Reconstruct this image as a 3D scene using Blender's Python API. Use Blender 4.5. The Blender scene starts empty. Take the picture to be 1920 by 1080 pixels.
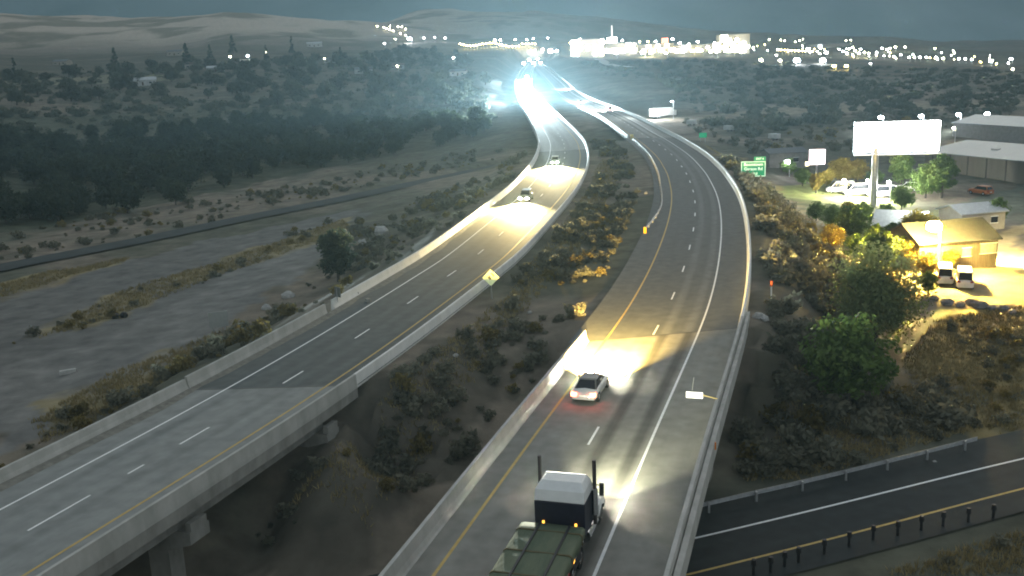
import bpy, math, random
import numpy as np
from mathutils import Vector, Matrix, Euler
random.seed(7)
RNG = np.random.default_rng(11)
S = bpy.context.scene
COL = S.collection
R = math.radians

# ------------------------------------------------------------------ camera
F, PIT, ROLL, H = 1815.6, .2344, .043, 23.5          # focal length in photo pixels, tilt, roll, height over the roads
cam = bpy.data.cameras.new('camera'); camo = bpy.data.objects.new('camera', cam); COL.objects.link(camo)
cam.sensor_width = 36; cam.lens = F / 1920 * 36
cam.clip_start = .5; cam.clip_end = 30000
camo.matrix_world = Matrix.Translation((0, 0, H)) @ (Matrix.Rotation(math.pi/2 - PIT, 4, 'X') @ Matrix.Rotation(-ROLL, 4, 'Z'))
S.camera = camo

# ------------------------------------------------------------------ sky, sun, exposure
SUN_EL, SUN_AZ = 5.0, 20.0
w = bpy.data.worlds.new('World'); S.world = w; w.use_nodes = True
nt = w.node_tree; bg = nt.nodes['Background']
sky = nt.nodes.new('ShaderNodeTexSky'); sky.sky_type = 'NISHITA'; sky.sun_disc = False
sky.sun_elevation = R(SUN_EL); sky.sun_rotation = R(SUN_AZ); sky.dust_density = 3.5; sky.air_density = 1.0; sky.ozone_density = 1.0
hsv = nt.nodes.new('ShaderNodeHueSaturation'); hsv.inputs['Saturation'].default_value = .42   # evening cloud cover greys the blue
nt.links.new(sky.outputs[0], hsv.inputs['Color']); nt.links.new(hsv.outputs[0], bg.inputs[0])
bg.inputs[1].default_value = .15
sl = bpy.data.lights.new('sun', 'SUN'); sl.energy = .1; sl.angle = R(14); sl.color = (1, .95, .9)
so = bpy.data.objects.new('sun', sl); COL.objects.link(so)
so.rotation_euler = (R(90 - 38), 0, R(180 - SUN_AZ - 0)); so.location = (0, 0, 300)
S.view_settings.view_transform = 'Standard'; S.view_settings.look = 'None'
S.view_settings.exposure = 1.3; S.view_settings.gamma = 1
cy = S.cycles
cy.use_denoising = True; cy.max_bounces = 4; cy.diffuse_bounces = 2; cy.glossy_bounces = 2; cy.transmission_bounces = 2
cy.volume_bounces = 0; cy.sample_clamp_indirect = 3; cy.use_light_tree = True; cy.filter_width = 1.9
cy.use_adaptive_sampling = True; cy.adaptive_threshold = .025
cy.caustics_reflective = False; cy.caustics_refractive = False

# ------------------------------------------------------------------ picture <-> place
def ray(x, y):
    u = (x-960)/F; v = (y-540)/F
    c, s = math.cos(ROLL), math.sin(ROLL)
    u, v = c*u - s*v, s*u + c*v
    return np.array([u, math.cos(PIT)-v*math.sin(PIT), -math.sin(PIT)-v*math.cos(PIT)])
def P(x, y, z):
    d = ray(x, y); return d*((z-H)/d[2]) + np.array([0, 0, H])
def PY(x, y, Y):
    d = ray(x, y); return d*(Y/d[1]) + np.array([0, 0, H])
def lerp(a, b, t): return a+(b-a)*t
def sst(t): t = np.clip(t, 0, 1); return t*t*(3-2*t)

# value noise
_TAB = RNG.random((256, 256))
def vnoise(x, y):
    x = np.asarray(x, float); y = np.asarray(y, float)
    xi = np.floor(x).astype(int); yi = np.floor(y).astype(int); fx = sst(x-xi); fy = sst(y-yi)
    a = _TAB[xi & 255, yi & 255]; b = _TAB[(xi+1) & 255, yi & 255]; c = _TAB[xi & 255, (yi+1) & 255]; d = _TAB[(xi+1) & 255, (yi+1) & 255]
    return lerp(lerp(a, b, fx), lerp(c, d, fx), fy)
def fbm(x, y, o=4):
    r = 0; a = .5; t = 0
    for i in range(o):
        r = r + a*vnoise(x, y); t += a; a *= .5; x = x*2.03+17.1; y = y*2.03+5.7
    return r/t

# ------------------------------------------------------------------ alignment of the roads
class Path:
    def __init__(s, pts, step=2.0, smooth=6):
        p = np.array(pts, float)
        d = np.r_[0, np.cumsum(np.linalg.norm(np.diff(p[:, :2], axis=0), axis=1))]
        # Catmull-Rom through the points, then resampled and smoothed
        q = []
        for i in range(len(p)-1):
            p0 = p[max(i-1, 0)]; p1 = p[i]; p2 = p[i+1]; p3 = p[min(i+2, len(p)-1)]
            n = max(2, int((d[i+1]-d[i])/step))
            for k in range(n):
                t = k/n
                q.append(.5*((2*p1)+(-p0+p2)*t+(2*p0-5*p1+4*p2-p3)*t*t+(-p0+3*p1-3*p2+p3)*t**3))
        q.append(p[-1]); q = np.array(q)
        for _ in range(smooth):
            q[1:-1] = .25*q[:-2]+.5*q[1:-1]+.25*q[2:]
        s.p = q; s.s = np.r_[0, np.cumsum(np.linalg.norm(np.diff(q[:, :2], axis=0), axis=1))]
        t = np.gradient(q[:, :2], axis=0); t /= np.linalg.norm(t, axis=1)[:, None]; s.t = t
        s.L = s.s[-1]
    def at(s, u, off=0, dz=0):
        u = np.asarray(u, float)
        x = np.interp(u, s.s, s.p[:, 0]); y = np.interp(u, s.s, s.p[:, 1]); z = np.interp(u, s.s, s.p[:, 2])
        tx = np.interp(u, s.s, s.t[:, 0]); ty = np.interp(u, s.s, s.t[:, 1])
        return np.stack([x+ty*off, y-tx*off, z+dz], -1)     # off > 0: to the right of travel
    def head(s, u):
        return math.atan2(float(np.interp(u, s.s, s.t[:, 1])), float(np.interp(u, s.s, s.t[:, 0])))
    def near(s, x, y):
        i = np.argmin((s.p[:, 0]-x)**2+(s.p[:, 1]-y)**2); return s.s[i]
    def dist(s, X, Y):
        """signed offset, station and level for arrays of points"""
        sh = X.shape; X = X.ravel(); Y = Y.ravel(); o = np.full(X.shape, 1e9); st = np.zeros(X.shape); z = np.zeros(X.shape)
        idx = np.arange(0, len(s.p))
        for a in range(0, len(X), 4000):
            b = slice(a, a+4000)
            dx = X[b, None]-s.p[None, :, 0]; dy = Y[b, None]-s.p[None, :, 1]
            k = np.argmin(dx*dx+dy*dy, 1); r = np.arange(len(k))
            o[b] = dx[r, k]*s.t[k, 1]-dy[r, k]*s.t[k, 0]
            dd = np.sqrt(dx[r, k]**2+dy[r, k]**2); e = (k == 0) | (k == len(s.p)-1)
            o[b] = np.where(e, np.sign(o[b]+1e-9)*dd, o[b]); st[b] = s.s[k]; z[b] = s.p[k, 2]
        return o.reshape(sh), st.reshape(sh), z.reshape(sh)

def back(a, b, n):                       # carry the line of two points on behind the first
    d = (a-b); d = d/np.linalg.norm(d); return [a+d*n*k for k in (2, 1)]
rp = [P(965, 1075, 0)]+[P(x, y, z) for x, y, z in [(1108, 825, 0), (1230, 619, 0), (1262, 555.5, 0), (1281.7, 504, 0), (1293.3, 463.3, 0), (1300.3, 430, 0),
     (1303.3, 402.8, 0), (1303.3, 379, 0), (1300, 358.8, 0), (1294, 341.7, 0), (1287.5, 326, 0), (1278.7, 313, 0), (1269.7, 300.8, 0), (1259.7, 290.5, 0), (1248.3, 280.8, 0),
     (1226.7, 265, 0), (1202.5, 250, 0), (1150, 218, .2), (1083, 188, .8), (1058, 172, 2), (1045, 158, 4), (1030, 143, 7), (1014, 128, 11), (1004, 119, 14), (1000, 112, 17)]]
RP = Path(back(rp[0], rp[1], 32)+rp)
lp = [P(12, 1018, 0)]+[P(x, y, z) for x, y, z in [(374.6, 811.9, 0), (550.8, 707, 0), (679.6, 625.7, 0), (775.4, 561.7, 0), (848.8, 511.2, 0), (904.6, 470, 0),
     (1012, 370, 0), (1040, 335, 0), (1055, 308, 0), (1059, 283, 0), (1051, 257, 0), (1020, 217, 0), (997, 190, .4), (984, 166, 2), (984, 147, 6), (990, 131, 10), (997, 120, 14), (999, 113, 17)]]
LP = Path(back(lp[0], lp[1], 26)+lp)
LOW = Path([(-95, 18, -7.3), (-60, 30, -7.2)]+[tuple(lerp(P(a, b, -7), P(c, d, -7), .5)) for a, b, c, d in [(1330, 1003, 1290, 1078), (1920, 862, 1920, 912)]]+[(62, 73, -7), (110, 90, -7), (200, 118, -7)], smooth=12)
SVC = Path([tuple(P(x, y, -5.6)) for x, y in [(-250, 560), (0, 503), (150, 474), (300, 444), (450, 412), (640, 374), (800, 340), (940, 311)]])
FRO = Path([tuple(P(x, y, -5)) for x, y in [(1300, 288), (1350, 281), (1420, 272), (1500, 263), (1580, 262), (1700, 290)]]) # frontage road beyond the sign
sRj = RP.near(13, 78.6); sRf = RP.near(*P(1213, 258, 0)[:2])      # bridge joints on the right roadway
sLj = LP.near(-17.7, 70.2); sLf = LP.near(*P(1060, 282, 0)[:2])
# ------------------------------------------------------------------ terrain heights
CP = []
for x, y, z in [(0, 800, -4.5), (200, 650, -5), (50, 750, -5), (400, 560, -5), (500, 480, -5), (0, 620, -5.4), (0, 500, -5.8), (300, 460, -5.6), (640, 370, -5.6), (900, 300, -5), (640, 420, -5),
        (760, 400, -3.6), (880, 350, -3), (0, 420, -7.5), (300, 380, -7.5), (500, 335, -7.5), (800, 290, -6), (1500, 700, -6.5), (1450, 800, -7), (1700, 800, -7), (1900, 780, -7),
        (1700, 650, -7.2), (1850, 600, -7.2), (1850, 480, -7.2), (1700, 400, -7), (1600, 350, -6.5), (1900, 350, -7), (1500, 330, -5.5), (1450, 600, -5), (1400, 260, -4),
        (700, 900, -6.7), (500, 1000, -7), (850, 800, -5.2), (850, 700, -3.6), (950, 600, -2), (1130, 500, -1.5), (1150, 400, -1.2), (1150, 300, -1.5), (1100, 235, -1.5), (760, 900, -6.9), (500, 660, -3.5), (250, 790, -4.2)]:
    CP.append(P(x, y, z))
for x, y, Y in [(0, 300, 330), (0, 200, 480), (0, 150, 700), (0, 120, 1000), (0, 90, 1300), (0, 25, 2000), (300, 300, 340), (300, 200, 500), (300, 150, 700), (300, 110, 1000), (300, 80, 1400), (300, 38, 2000),
        (150, 36, 2000), (420, 27, 2000), (540, 32, 1950), (600, 250, 380), (600, 180, 560), (600, 130, 800), (600, 95, 1200), (640, 70, 1500), (640, 42, 1900), (740, 50, 1850), (850, 200, 480), (850, 140, 750), (850, 100, 1100),
        (850, 80, 1500), (850, 60, 1900), (780, 28, 2600), (850, 22, 2600), (1000, 24, 2600), (1120, 36, 2600), (1000, 100, 1100), (1100, 130, 850), (1100, 105, 1200), (1100, 88, 1500), (1100, 68, 1900), (1250, 160, 560), (1250, 220, 360),
        (1250, 130, 800), (1250, 105, 1200), (1250, 88, 1600), (1250, 68, 2000), (1250, 52, 2600), (1500, 230, 330), (1500, 180, 480), (1500, 140, 760), (1500, 110, 1200), (1500, 94, 1700), (1500, 80, 2100), (1500, 64, 2600),
        (1900, 230, 330), (1900, 180, 480), (1900, 140, 760), (1900, 118, 1200), (1900, 106, 1700), (1900, 92, 2300), (1900, 80, 2700)]:
    CP.append(PY(x, y, Y))
CP = [tuple(c) for c in CP]+[(-60, 0, -7), (60, 0, -7), (0, -60, -7), (0, 25, -7), (-30, 30, -7), (30, 35, -7), (-900, 2700, 90), (-400, 2700, 80), (-100, 3200, 90), (300, 3200, 70), (900, 3200, 40), (1500, 2500, 0), (-1500, 2000, 190), (-12, 64, -2.4), (-18, 66, -2.6), (-9, 60, -3.6), (-23, 65, -3)]
CP = np.array(CP)
def warp(X, Y): return np.stack([3.0*X/(np.abs(Y)+90), np.log(np.maximum(Y, -80)+90)], -1)
_w = warp(CP[:, 0], CP[:, 1]); _n = len(_w)
_K = np.linalg.norm(_w[:, None]-_w[None], axis=-1); _K = np.sqrt(_K**2+.01**2)
_A = np.block([[_K+1e-4*np.eye(_n), np.ones((_n, 1))], [np.ones((1, _n)), np.zeros((1, 1))]])
_c = np.linalg.solve(_A, np.r_[CP[:, 2], 0])
def base_h(X, Y):
    sh = X.shape; q = warp(X.ravel(), Y.ravel()); o = np.empty(len(q))
    for a in range(0, len(q), 20000):
        b = slice(a, a+20000)
        o[b] = np.sqrt(((q[b, None]-_w[None])**2).sum(-1)+.0001)@_c[:-1]+_c[-1]
    return o.reshape(sh)
NR, NC = 900, 520
QA, QB, AM = math.log(22), math.log(3500), 1.05
gq = np.linspace(QA, QB, NR); ga = np.linspace(-AM, AM, NC)
GY = (np.exp(gq)-90)[:, None]+np.zeros((1, NC)); GX = ga[None]*(GY+112)
def bed(Z, path, X, Y, left, right, drop, run, s0=-1e9, s1=1e9, fade=7):
    o, st, z = path.dist(X, Y)
    d = np.maximum(np.where(o > 0, o-right, -o-left), 0)
    k = 1-sst(d/run)
    k = k*sst((st-s0)/fade)*sst((s1-st)/fade)
    return Z*(1-k)+(z-drop)*k
GZ = base_h(GX, GY)
amp = np.clip((GY-20)/300, .25, 6)
GZ = GZ+(fbm(GX/9, GY/9, 3)-.5)*.8+(fbm(GX/90, GY/90+9, 4)-.5)*amp*1.6+np.where(GY > 900, (fbm(GX/260, GY/260, 4)-.5)*np.clip((GY-900)/800, 0, 1)*30, 0)
m = (GY < 1500)
r0 = int(np.searchsorted(gq, math.log(1500+90)))
sx, sy = GX[:r0], GY[:r0]; Z = GZ[:r0]
Z = bed(Z, SVC, sx, sy, 3.0, 3.0, .12, 4)
Z = bed(Z, RP, sx, sy, 7.2, 8.2, .22, 11, sRj-3, sRf+4)
Z = bed(Z, LP, sx, sy, 8.2, 7.4, .22, 11, sLj-3, sLf+8)
Z = bed(Z, RP, sx, sy, 8, 9, .6, 25, sRf+60, 1e9, 60)
Z = bed(Z, LP, sx, sy, 9, 8, .6, 25, sLf+60, 1e9, 60)
Z = bed(Z, LOW, sx, sy, 6.2, 6.2, .12, 6)
GZ[:r0] = Z
def hgt(x, y):
    q = (np.log(np.maximum(np.asarray(y, float), -68)+90)-QA)/(QB-QA)*(NR-1); a = (np.asarray(x, float)/(np.asarray(y, float)+112)/AM*.5+.5)*(NC-1)
    q = np.clip(q, 0, NR-1.001); a = np.clip(a, 0, NC-1.001); i = q.astype(int); j = a.astype(int); fq = q-i; fa = a-j
    return (GZ[i, j]*(1-fa)+GZ[i, j+1]*fa)*(1-fq)+(GZ[i+1, j]*(1-fa)+GZ[i+1, j+1]*fa)*fq
_T = np.exp(np.linspace(math.log(35), math.log(3300), 1500))
def G(px, py):
    """where the line of sight through a photo point meets the ground"""
    d = ray(px, py); X = d[0]/d[1]*_T; z = H+d[2]/d[1]*_T; h = hgt(X, _T)
    k = np.nonzero(z < h)[0]
    k = k[0] if len(k) else len(_T)-1
    return np.array([X[k], _T[k], h[k]])

# ------------------------------------------------------------------ materials
MATS = {}
def mat(name, col, rough=.8, var=.15, scale=3.0, metal=0.0, emit=None, es=0.0, col2=None, bump=0.0, bscale=None, spec=.3, coord='Object', stretch=None, detail=4):
    if name in MATS: return MATS[name]
    m = bpy.data.materials.new(name); m.use_nodes = True; MATS[name] = m
    n = m.node_tree.nodes; l = m.node_tree.links; b = n['Principled BSDF']
    b.inputs['Roughness'].default_value = rough; b.inputs['Metallic'].default_value = metal; b.inputs['Specular IOR Level'].default_value = spec
    tc = n.new('ShaderNodeTexCoord'); out = tc.outputs[coord]
    if stretch:
        mp = n.new('ShaderNodeMapping'); mp.inputs['Scale'].default_value = stretch; l.new(out, mp.inputs[0]); out = mp.outputs[0]
    nz = n.new('ShaderNodeTexNoise'); nz.inputs['Scale'].default_value = scale; nz.inputs['Detail'].default_value = detail; nz.inputs['Roughness'].default_value = .6
    l.new(out, nz.inputs['Vector'])
    rp_ = n.new('ShaderNodeValToRGB'); rp_.color_ramp.elements[0].position = .3; rp_.color_ramp.elements[1].position = .7
    c2 = col2 or tuple(min(1, c*(1+var)) for c in col); c1 = col if col2 else tuple(c*(1-var) for c in col)
    rp_.color_ramp.elements[0].color = (*c1, 1); rp_.color_ramp.elements[1].color = (*c2, 1)
    l.new(nz.outputs[0], rp_.inputs[0]); l.new(rp_.outputs[0], b.inputs['Base Color'])
    if bump:
        bp_ = n.new('ShaderNodeBump'); bp_.inputs['Strength'].default_value = bump; bp_.inputs['Distance'].default_value = .05
        nb = n.new('ShaderNodeTexNoise'); nb.inputs['Scale'].default_value = bscale or scale*6; l.new(out, nb.inputs['Vector'])
        l.new(nb.outputs[0], bp_.inputs['Height']); l.new(bp_.outputs[0], b.inputs['Normal'])
    if emit:
        b.inputs['Emission Color'].default_value = (*emit, 1); b.inputs['Emission Strength'].default_value = es
        m.cycles.emission_sampling = 'NONE'
    return m
def leafmat(name, c1, c2, scale=.35):
    if name in MATS: return MATS[name]
    m = mat(name, c1, .75, col2=c2, scale=scale, spec=.15)
    n = m.node_tree.nodes; l = m.node_tree.links; b = n['Principled BSDF']
    oi = n.new('ShaderNodeObjectInfo'); hs = n.new('ShaderNodeHueSaturation')
    mr = n.new('ShaderNodeMapRange'); mr.inputs[3].default_value = .75; mr.inputs[4].default_value = 1.25
    l.new(oi.outputs['Random'], mr.inputs[0]); l.new(mr.outputs[0], hs.inputs['Value'])
    src = b.inputs['Base Color'].links[0].from_socket; l.new(src, hs.inputs['Color']); l.new(hs.outputs[0], b.inputs['Base Color'])
    tr_ = n.new('ShaderNodeBsdfTranslucent'); l.new(hs.outputs[0], tr_.inputs['Color']); ms_ = n.new('ShaderNodeMixShader'); ms_.inputs[0].default_value = .4
    l.new(b.outputs[0], ms_.inputs[1]); l.new(tr_.outputs[0], ms_.inputs[2]); l.new(ms_.outputs[0], n['Material Output'].inputs['Surface'])
    return m

# road surfaces read the offset from the centre line from their UVs
def roadmat(name, c1, c2, track, tval, along=.02):
    m = bpy.data.materials.new(name); m.use_nodes = True; MATS[name] = m
    n = m.node_tree.nodes; l = m.node_tree.links; b = n['Principled BSDF']; b.inputs['Roughness'].default_value = .85; b.inputs['Specular IOR Level'].default_value = .25
    uv = n.new('ShaderNodeUVMap'); sp = n.new('ShaderNodeSeparateXYZ'); l.new(uv.outputs[0], sp.inputs[0])
    mr = n.new('ShaderNodeMapRange'); mr.inputs[1].default_value = -8; mr.inputs[2].default_value = 8; l.new(sp.outputs[1], mr.inputs[0])
    cr = n.new('ShaderNodeValToRGB'); el = cr.color_ramp.elements
    el[0].position = 0; el[0].color = (1, 1, 1, 1); el[1].position = 1; el[1].color = (1, 1, 1, 1)
    for o in track:
        for d, v in ((-.55, 1), (-.18, tval), (.18, tval), (.55, 1)):
            e = el.new((o+d+8)/16); e.color = (v, v, v, 1)
    l.new(mr.outputs[0], cr.inputs[0])
    mp = n.new('ShaderNodeMapping'); mp.inputs['Scale'].default_value = (along, .35, 1); l.new(uv.outputs[0], mp.inputs[0])
    nz = n.new('ShaderNodeTexNoise'); nz.inputs['Scale'].default_value = 3; nz.inputs['Detail'].default_value = 6; l.new(mp.outputs[0], nz.inputs['Vector'])
    mx = n.new('ShaderNodeMix'); mx.data_type = 'RGBA'; mx.inputs[6].default_value = (*c1, 1); mx.inputs[7].default_value = (*c2, 1)
    l.new(nz.outputs[0], mx.inputs[0])
    n2 = n.new('ShaderNodeTexNoise'); n2.inputs['Scale'].default_value = .9; n2.inputs['Detail'].default_value = 8; l.new(uv.outputs[0], n2.inputs['Vector'])
    m2 = n.new('ShaderNodeMapRange'); m2.inputs[3].default_value = .62; m2.inputs[4].default_value = 1.38; l.new(n2.outputs[0], m2.inputs[0])
    mu = n.new('ShaderNodeMix'); mu.data_type = 'RGBA'; mu.blend_type = 'MULTIPLY'; mu.inputs[0].default_value = 1
    l.new(mx.outputs[2], mu.inputs[6]); l.new(cr.outputs[0], mu.inputs[7])
    mv = n.new('ShaderNodeMix'); mv.data_type = 'RGBA'; mv.blend_type = 'MULTIPLY'; mv.inputs[0].default_value = 1
    l.new(mu.outputs[2], mv.inputs[6]); l.new(m2.outputs[0], mv.inputs[7]); l.new(mv.outputs[2], b.inputs['Base Color'])
    return m
ASPH_R = roadmat('asphalt_right', (.105, .112, .11), (.145, .15, .146), (.9, 2.75), 1.35)
ASPH_L = roadmat('asphalt_left', (.085, .1, .1), (.12, .132, .13), (-2.7, -.9, .9, 2.7), 1.14)
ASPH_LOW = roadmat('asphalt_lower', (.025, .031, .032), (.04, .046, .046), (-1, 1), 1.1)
DECK_R = roadmat('deck_right', (.2, .2, .18), (.29, .285, .255), (.85, 2.9), .48)
DECK_L = roadmat('deck_left', (.19, .205, .2), (.32, .33, .315), (-2.7, .9), .85)
CONC = mat('concrete', (.36, .36, .33), .85, col2=(.54, .53, .5), scale=.7, stretch=(1, 1, .45), bump=.2, detail=8)
CONC_D = mat('concrete_dull', (.2, .195, .175), .9, col2=(.37, .36, .33), scale=.7, stretch=(1, 1, .45), bump=.2, detail=8)
CONC_LIT = mat('concrete_lit', (.68, .68, .65), .8, col2=(.83, .82, .79), scale=.7, stretch=(1, 1, .45), bump=.2, detail=8)  # barrier concrete with the headlight wash painted in as a paler tone
WHITE_P = mat('white_paint', (.78, .8, .8), .7, col2=(.92, .92, .9), scale=2)
YEL_P = mat('yellow_paint', (.5, .34, .1), .7, col2=(.62, .45, .16), scale=2)
STEEL = mat('galvanised_steel', (.42, .43, .44), .5, metal=.6, var=.2)
DARKM = mat('dark_metal', (.03, .03, .035), .5, metal=.4)
RUBBER = mat('rubber', (.015, .015, .015), .9)
GLASS = mat('dark_glass', (.012, .014, .018), .12, spec=.6)
CHROME = mat('chrome', (.65, .66, .68), .2, metal=1.0, var=.05)

# ------------------------------------------------------------------ building blocks
def link(name, me, parent=None, m=None):
    o = bpy.data.objects.new(name, me); COL.objects.link(o)
    if parent is not None: o.parent = parent
    if m is not None and me is not None and not me.materials: me.materials.append(m)
    return o
def tag(o, label=None, cat=None, group=None, kind=None):
    if label: o['label'] = label
    if cat: o['category'] = cat
    if group: o['group'] = group
    if kind: o['kind'] = kind
    return o
def empty(name, loc, rz=0):
    o = bpy.data.objects.new(name, None); COL.objects.link(o); o.location = tuple(float(c) for c in loc); o.rotation_euler = (0, 0, rz); o.empty_display_size = .3
    return o
class MB:
    def __init__(s): s.v = []; s.f = []
    def add(s, vs, fs):
        b = len(s.v); s.v += [tuple(map(float, v)) for v in vs]; s.f += [tuple(b+i for i in f) for f in fs]; return s
    def box(s, x0, x1, y0, y1, z0, z1):
        return s.add([(x0, y0, z0), (x1, y0, z0), (x1, y1, z0), (x0, y1, z0), (x0, y0, z1), (x1, y0, z1), (x1, y1, z1), (x0, y1, z1)],
                     [(0, 3, 2, 1), (4, 5, 6, 7), (0, 1, 5, 4), (1, 2, 6, 5), (2, 3, 7, 6), (3, 0, 4, 7)])
    def tube(s, a, b, r0, r1=None, n=8):
        r1 = r0 if r1 is None else r1; a = Vector(a); b = Vector(b); d = (b-a).normalized()
        u = d.orthogonal().normalized(); v = d.cross(u); vs = []
        for c, r in ((a, r0), (b, r1)):
            for k in range(n): t = 2*math.pi*k/n; vs.append(c+u*(r*math.cos(t))+v*(r*math.sin(t)))
        return s.add(vs, [(k, (k+1) % n, n+(k+1) % n, n+k) for k in range(n)]+[tuple(range(n))[::-1], tuple(range(n, 2*n))])
    def loft(s, rings, cap=True):
        n = len(rings[0]); vs = [p for r in rings for p in r]
        fs = [(i*n+k, i*n+(k+1) % n, (i+1)*n+(k+1) % n, (i+1)*n+k) for i in range(len(rings)-1) for k in range(n)]
        if cap: fs += [tuple(range(n))[::-1], tuple(range((len(rings)-1)*n, len(rings)*n))]
        return s.add(vs, fs)
    def sphere(s, c, r, nu=8, nv=5, sz=1):
        rings = []
        for j in range(1, nv):
            t = math.pi*j/nv; rings.append([(c[0]+r*math.sin(t)*math.cos(2*math.pi*k/nu), c[1]+r*math.sin(t)*math.sin(2*math.pi*k/nu), c[2]-r*sz*math.cos(t)) for k in range(nu)])
        return s.loft(rings)
    def build(s, name, m, parent=None, smooth=False, bevel=0):
        me = bpy.data.meshes.new(name); me.from_pydata(s.v, [], s.f); me.validate(); me.update()
        if smooth: me.polygons.foreach_set('use_smooth', [True]*len(me.polygons))
        o = link(name, me, parent, m)
        if bevel:
            b = o.modifiers.new('bevel', 'BEVEL'); b.width = bevel; b.segments = 2; b.limit_method = 'ANGLE'; b.angle_limit = R(40)
        return o
def quads(name, V, m, parent=None, n=4, attr=None, smooth=False):
    """V: (k*n,3) array, every n rows one face"""
    V = np.asarray(V, np.float32).reshape(-1, 3); k = len(V)//n
    me = bpy.data.meshes.new(name); me.vertices.add(len(V)); me.vertices.foreach_set('co', V.ravel())
    me.loops.add(len(V)); me.loops.foreach_set('vertex_index', np.arange(len(V), dtype=np.int32))
    me.polygons.add(k); me.polygons.foreach_set('loop_start', np.arange(0, len(V), n, dtype=np.int32)); me.polygons.foreach_set('loop_total', np.full(k, n, np.int32))
    me.update(calc_edges=True)
    return link(name, me, parent, m)
def grid(name, V, m, parent=None, col=None, uv=None, smooth=True):
    """V: (rows, cols, 3)"""
    nr, nc = V.shape[:2]; me = bpy.data.meshes.new(name); me.vertices.add(nr*nc); me.vertices.foreach_set('co', np.asarray(V, np.float32).ravel())
    i = np.arange((nr-1)*(nc-1)); a = (i//(nc-1))*nc+i % (nc-1)
    idx = np.stack([a, a+1, a+nc+1, a+nc], 1).astype(np.int32).ravel(); k = len(i)
    me.loops.add(4*k); me.loops.foreach_set('vertex_index', idx)
    me.polygons.add(k); me.polygons.foreach_set('loop_start', np.arange(0, 4*k, 4, dtype=np.int32)); me.polygons.foreach_set('loop_total', np.full(k, 4, np.int32))
    if smooth: me.polygons.foreach_set('use_smooth', np.ones(k, bool))
    me.update(calc_edges=True)
    if col is not None:
        at = me.color_attributes.new('ground', 'FLOAT_COLOR', 'POINT'); at.data.foreach_set('color', np.concatenate([col, np.ones((*col.shape[:2], 1))], -1).astype(np.float32).ravel())
    if uv is not None:
        u = me.uv_layers.new(name='UVMap'); u.data.foreach_set('uv', np.asarray(uv, np.float32).reshape(-1, 2)[idx].ravel())
    return link(name, me, parent, m)
def ribbon(name, path, s0, s1, offs, dz, m, parent=None, skew=0.0, skew1=0.0, step=2.0):
    n = max(2, int(abs(s1-s0)/step)+1); V = np.zeros((n, len(offs), 3)); UV = np.zeros((n, len(offs), 2))
    for j, o in enumerate(offs):
        u = np.linspace(s0+skew*o, s1+skew1*o, n); V[:, j] = path.at(u, o, dz); UV[:, j, 0] = u; UV[:, j, 1] = o
    return grid(name, V[:, ::-1], m, parent, uv=UV[:, ::-1])
def sweep(name, path, s0, s1, prof, m, parent=None, skew=0.0, skew1=0.0, step=2.0):
    """closed profile of (offset, height) pushed along a road"""
    n = max(2, int(abs(s1-s0)/step)+1); rings = []
    A = [path.at(np.linspace(s0+skew*o, s1+skew1*o, n), o, z) for o, z in prof]
    rings = [[tuple(a[i]) for a in A] for i in range(n)]
    return MB().loft(rings).build(name, m, parent)
def jersey(c, side, h=1.07, z=0.0):
    """concrete safety barrier profile; side = +1 traffic is on the left of it"""
    s = side
    return [(c-s*.0, z), (c+s*.1, z+.08), (c+s*.2, z+.35), (c+s*.27, z+h), (c+s*.47, z+h), (c+s*.52, z+.0), (c+s*.52, z-.25), (c, z-.25)][::s]
def text(body, size, m, parent, loc, rot=(math.pi/2, 0, 0), name='lettering'):
    cu = bpy.data.curves.new(name, 'FONT'); cu.body = body; cu.size = size; cu.align_x = 'CENTER'; cu.align_y = 'CENTER'; cu.extrude = .004; cu.offset = size*.012
    t = bpy.data.objects.new('tmp', cu); COL.objects.link(t)
    dg = bpy.context.evaluated_depsgraph_get(); me = bpy.data.meshes.new_from_object(t.evaluated_get(dg)); bpy.data.objects.remove(t)
    me.materials.clear(); o = link(name, me, parent, m); o.location = loc; o.rotation_euler = rot; return o
def copy_tree(o, parent=None):
    c = o.copy(); COL.objects.link(c); c.parent = parent
    for ch in list(o.children): copy_tree(ch, c)
    return c

# ================================================================== THE LAND
def inpoly(X, Y, poly):
    c = np.zeros(X.shape, bool); n = len(poly)
    for i in range(n):
        x0, y0 = poly[i]; x1, y1 = poly[(i+1) % n]
        k = ((y0 > Y) != (y1 > Y)) & (X < (x1-x0)*(Y-y0)/(y1-y0+1e-12)+x0); c ^= k
    return c
def area(*pts): return [tuple(G(x, y)[:2]) for x, y in pts]
warpx = GX+(fbm(GX/6, GY/6, 3)-.5)*7; warpy = GY+(fbm(GX/6+40, GY/6, 3)-.5)*9
n1 = fbm(GX/5, GY/5, 4)[..., None]; n2 = fbm(GX/28+7, GY/28, 4)[..., None]; n3 = fbm(GX/220, GY/220+3, 4)[..., None]; n4 = fbm(GX/1.6, GY/1.6, 2)[..., None]
soil = np.array([.2, .17, .135]); dark = np.array([.085, .085, .063]); grass = np.array([.3, .235, .105]); sage = np.array([.11, .112, .085]); grav = np.array([.168, .166, .158])
C = lerp(soil, sage, sst((n2-.38)*5)); C = lerp(C, dark, sst((n1-.52)*5)*.7)
far = np.clip((GY-330)/500, 0, 1)[..., None]
C = lerp(C, lerp(sage*.72, soil*.62, sst((fbm(GX/40, GY/16, 4)[..., None]-.5)*5)), far)
hill = np.clip((GY-1150)/350, 0, 1)[..., None]*np.clip((200-GX)/500, 0, 1)[..., None]
C = lerp(C, lerp(np.array([.44, .38, .32]), np.array([.2, .185, .14]), sst((fbm(GX/70, GY/110, 5)[..., None]-.5)*6)), hill)
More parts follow.
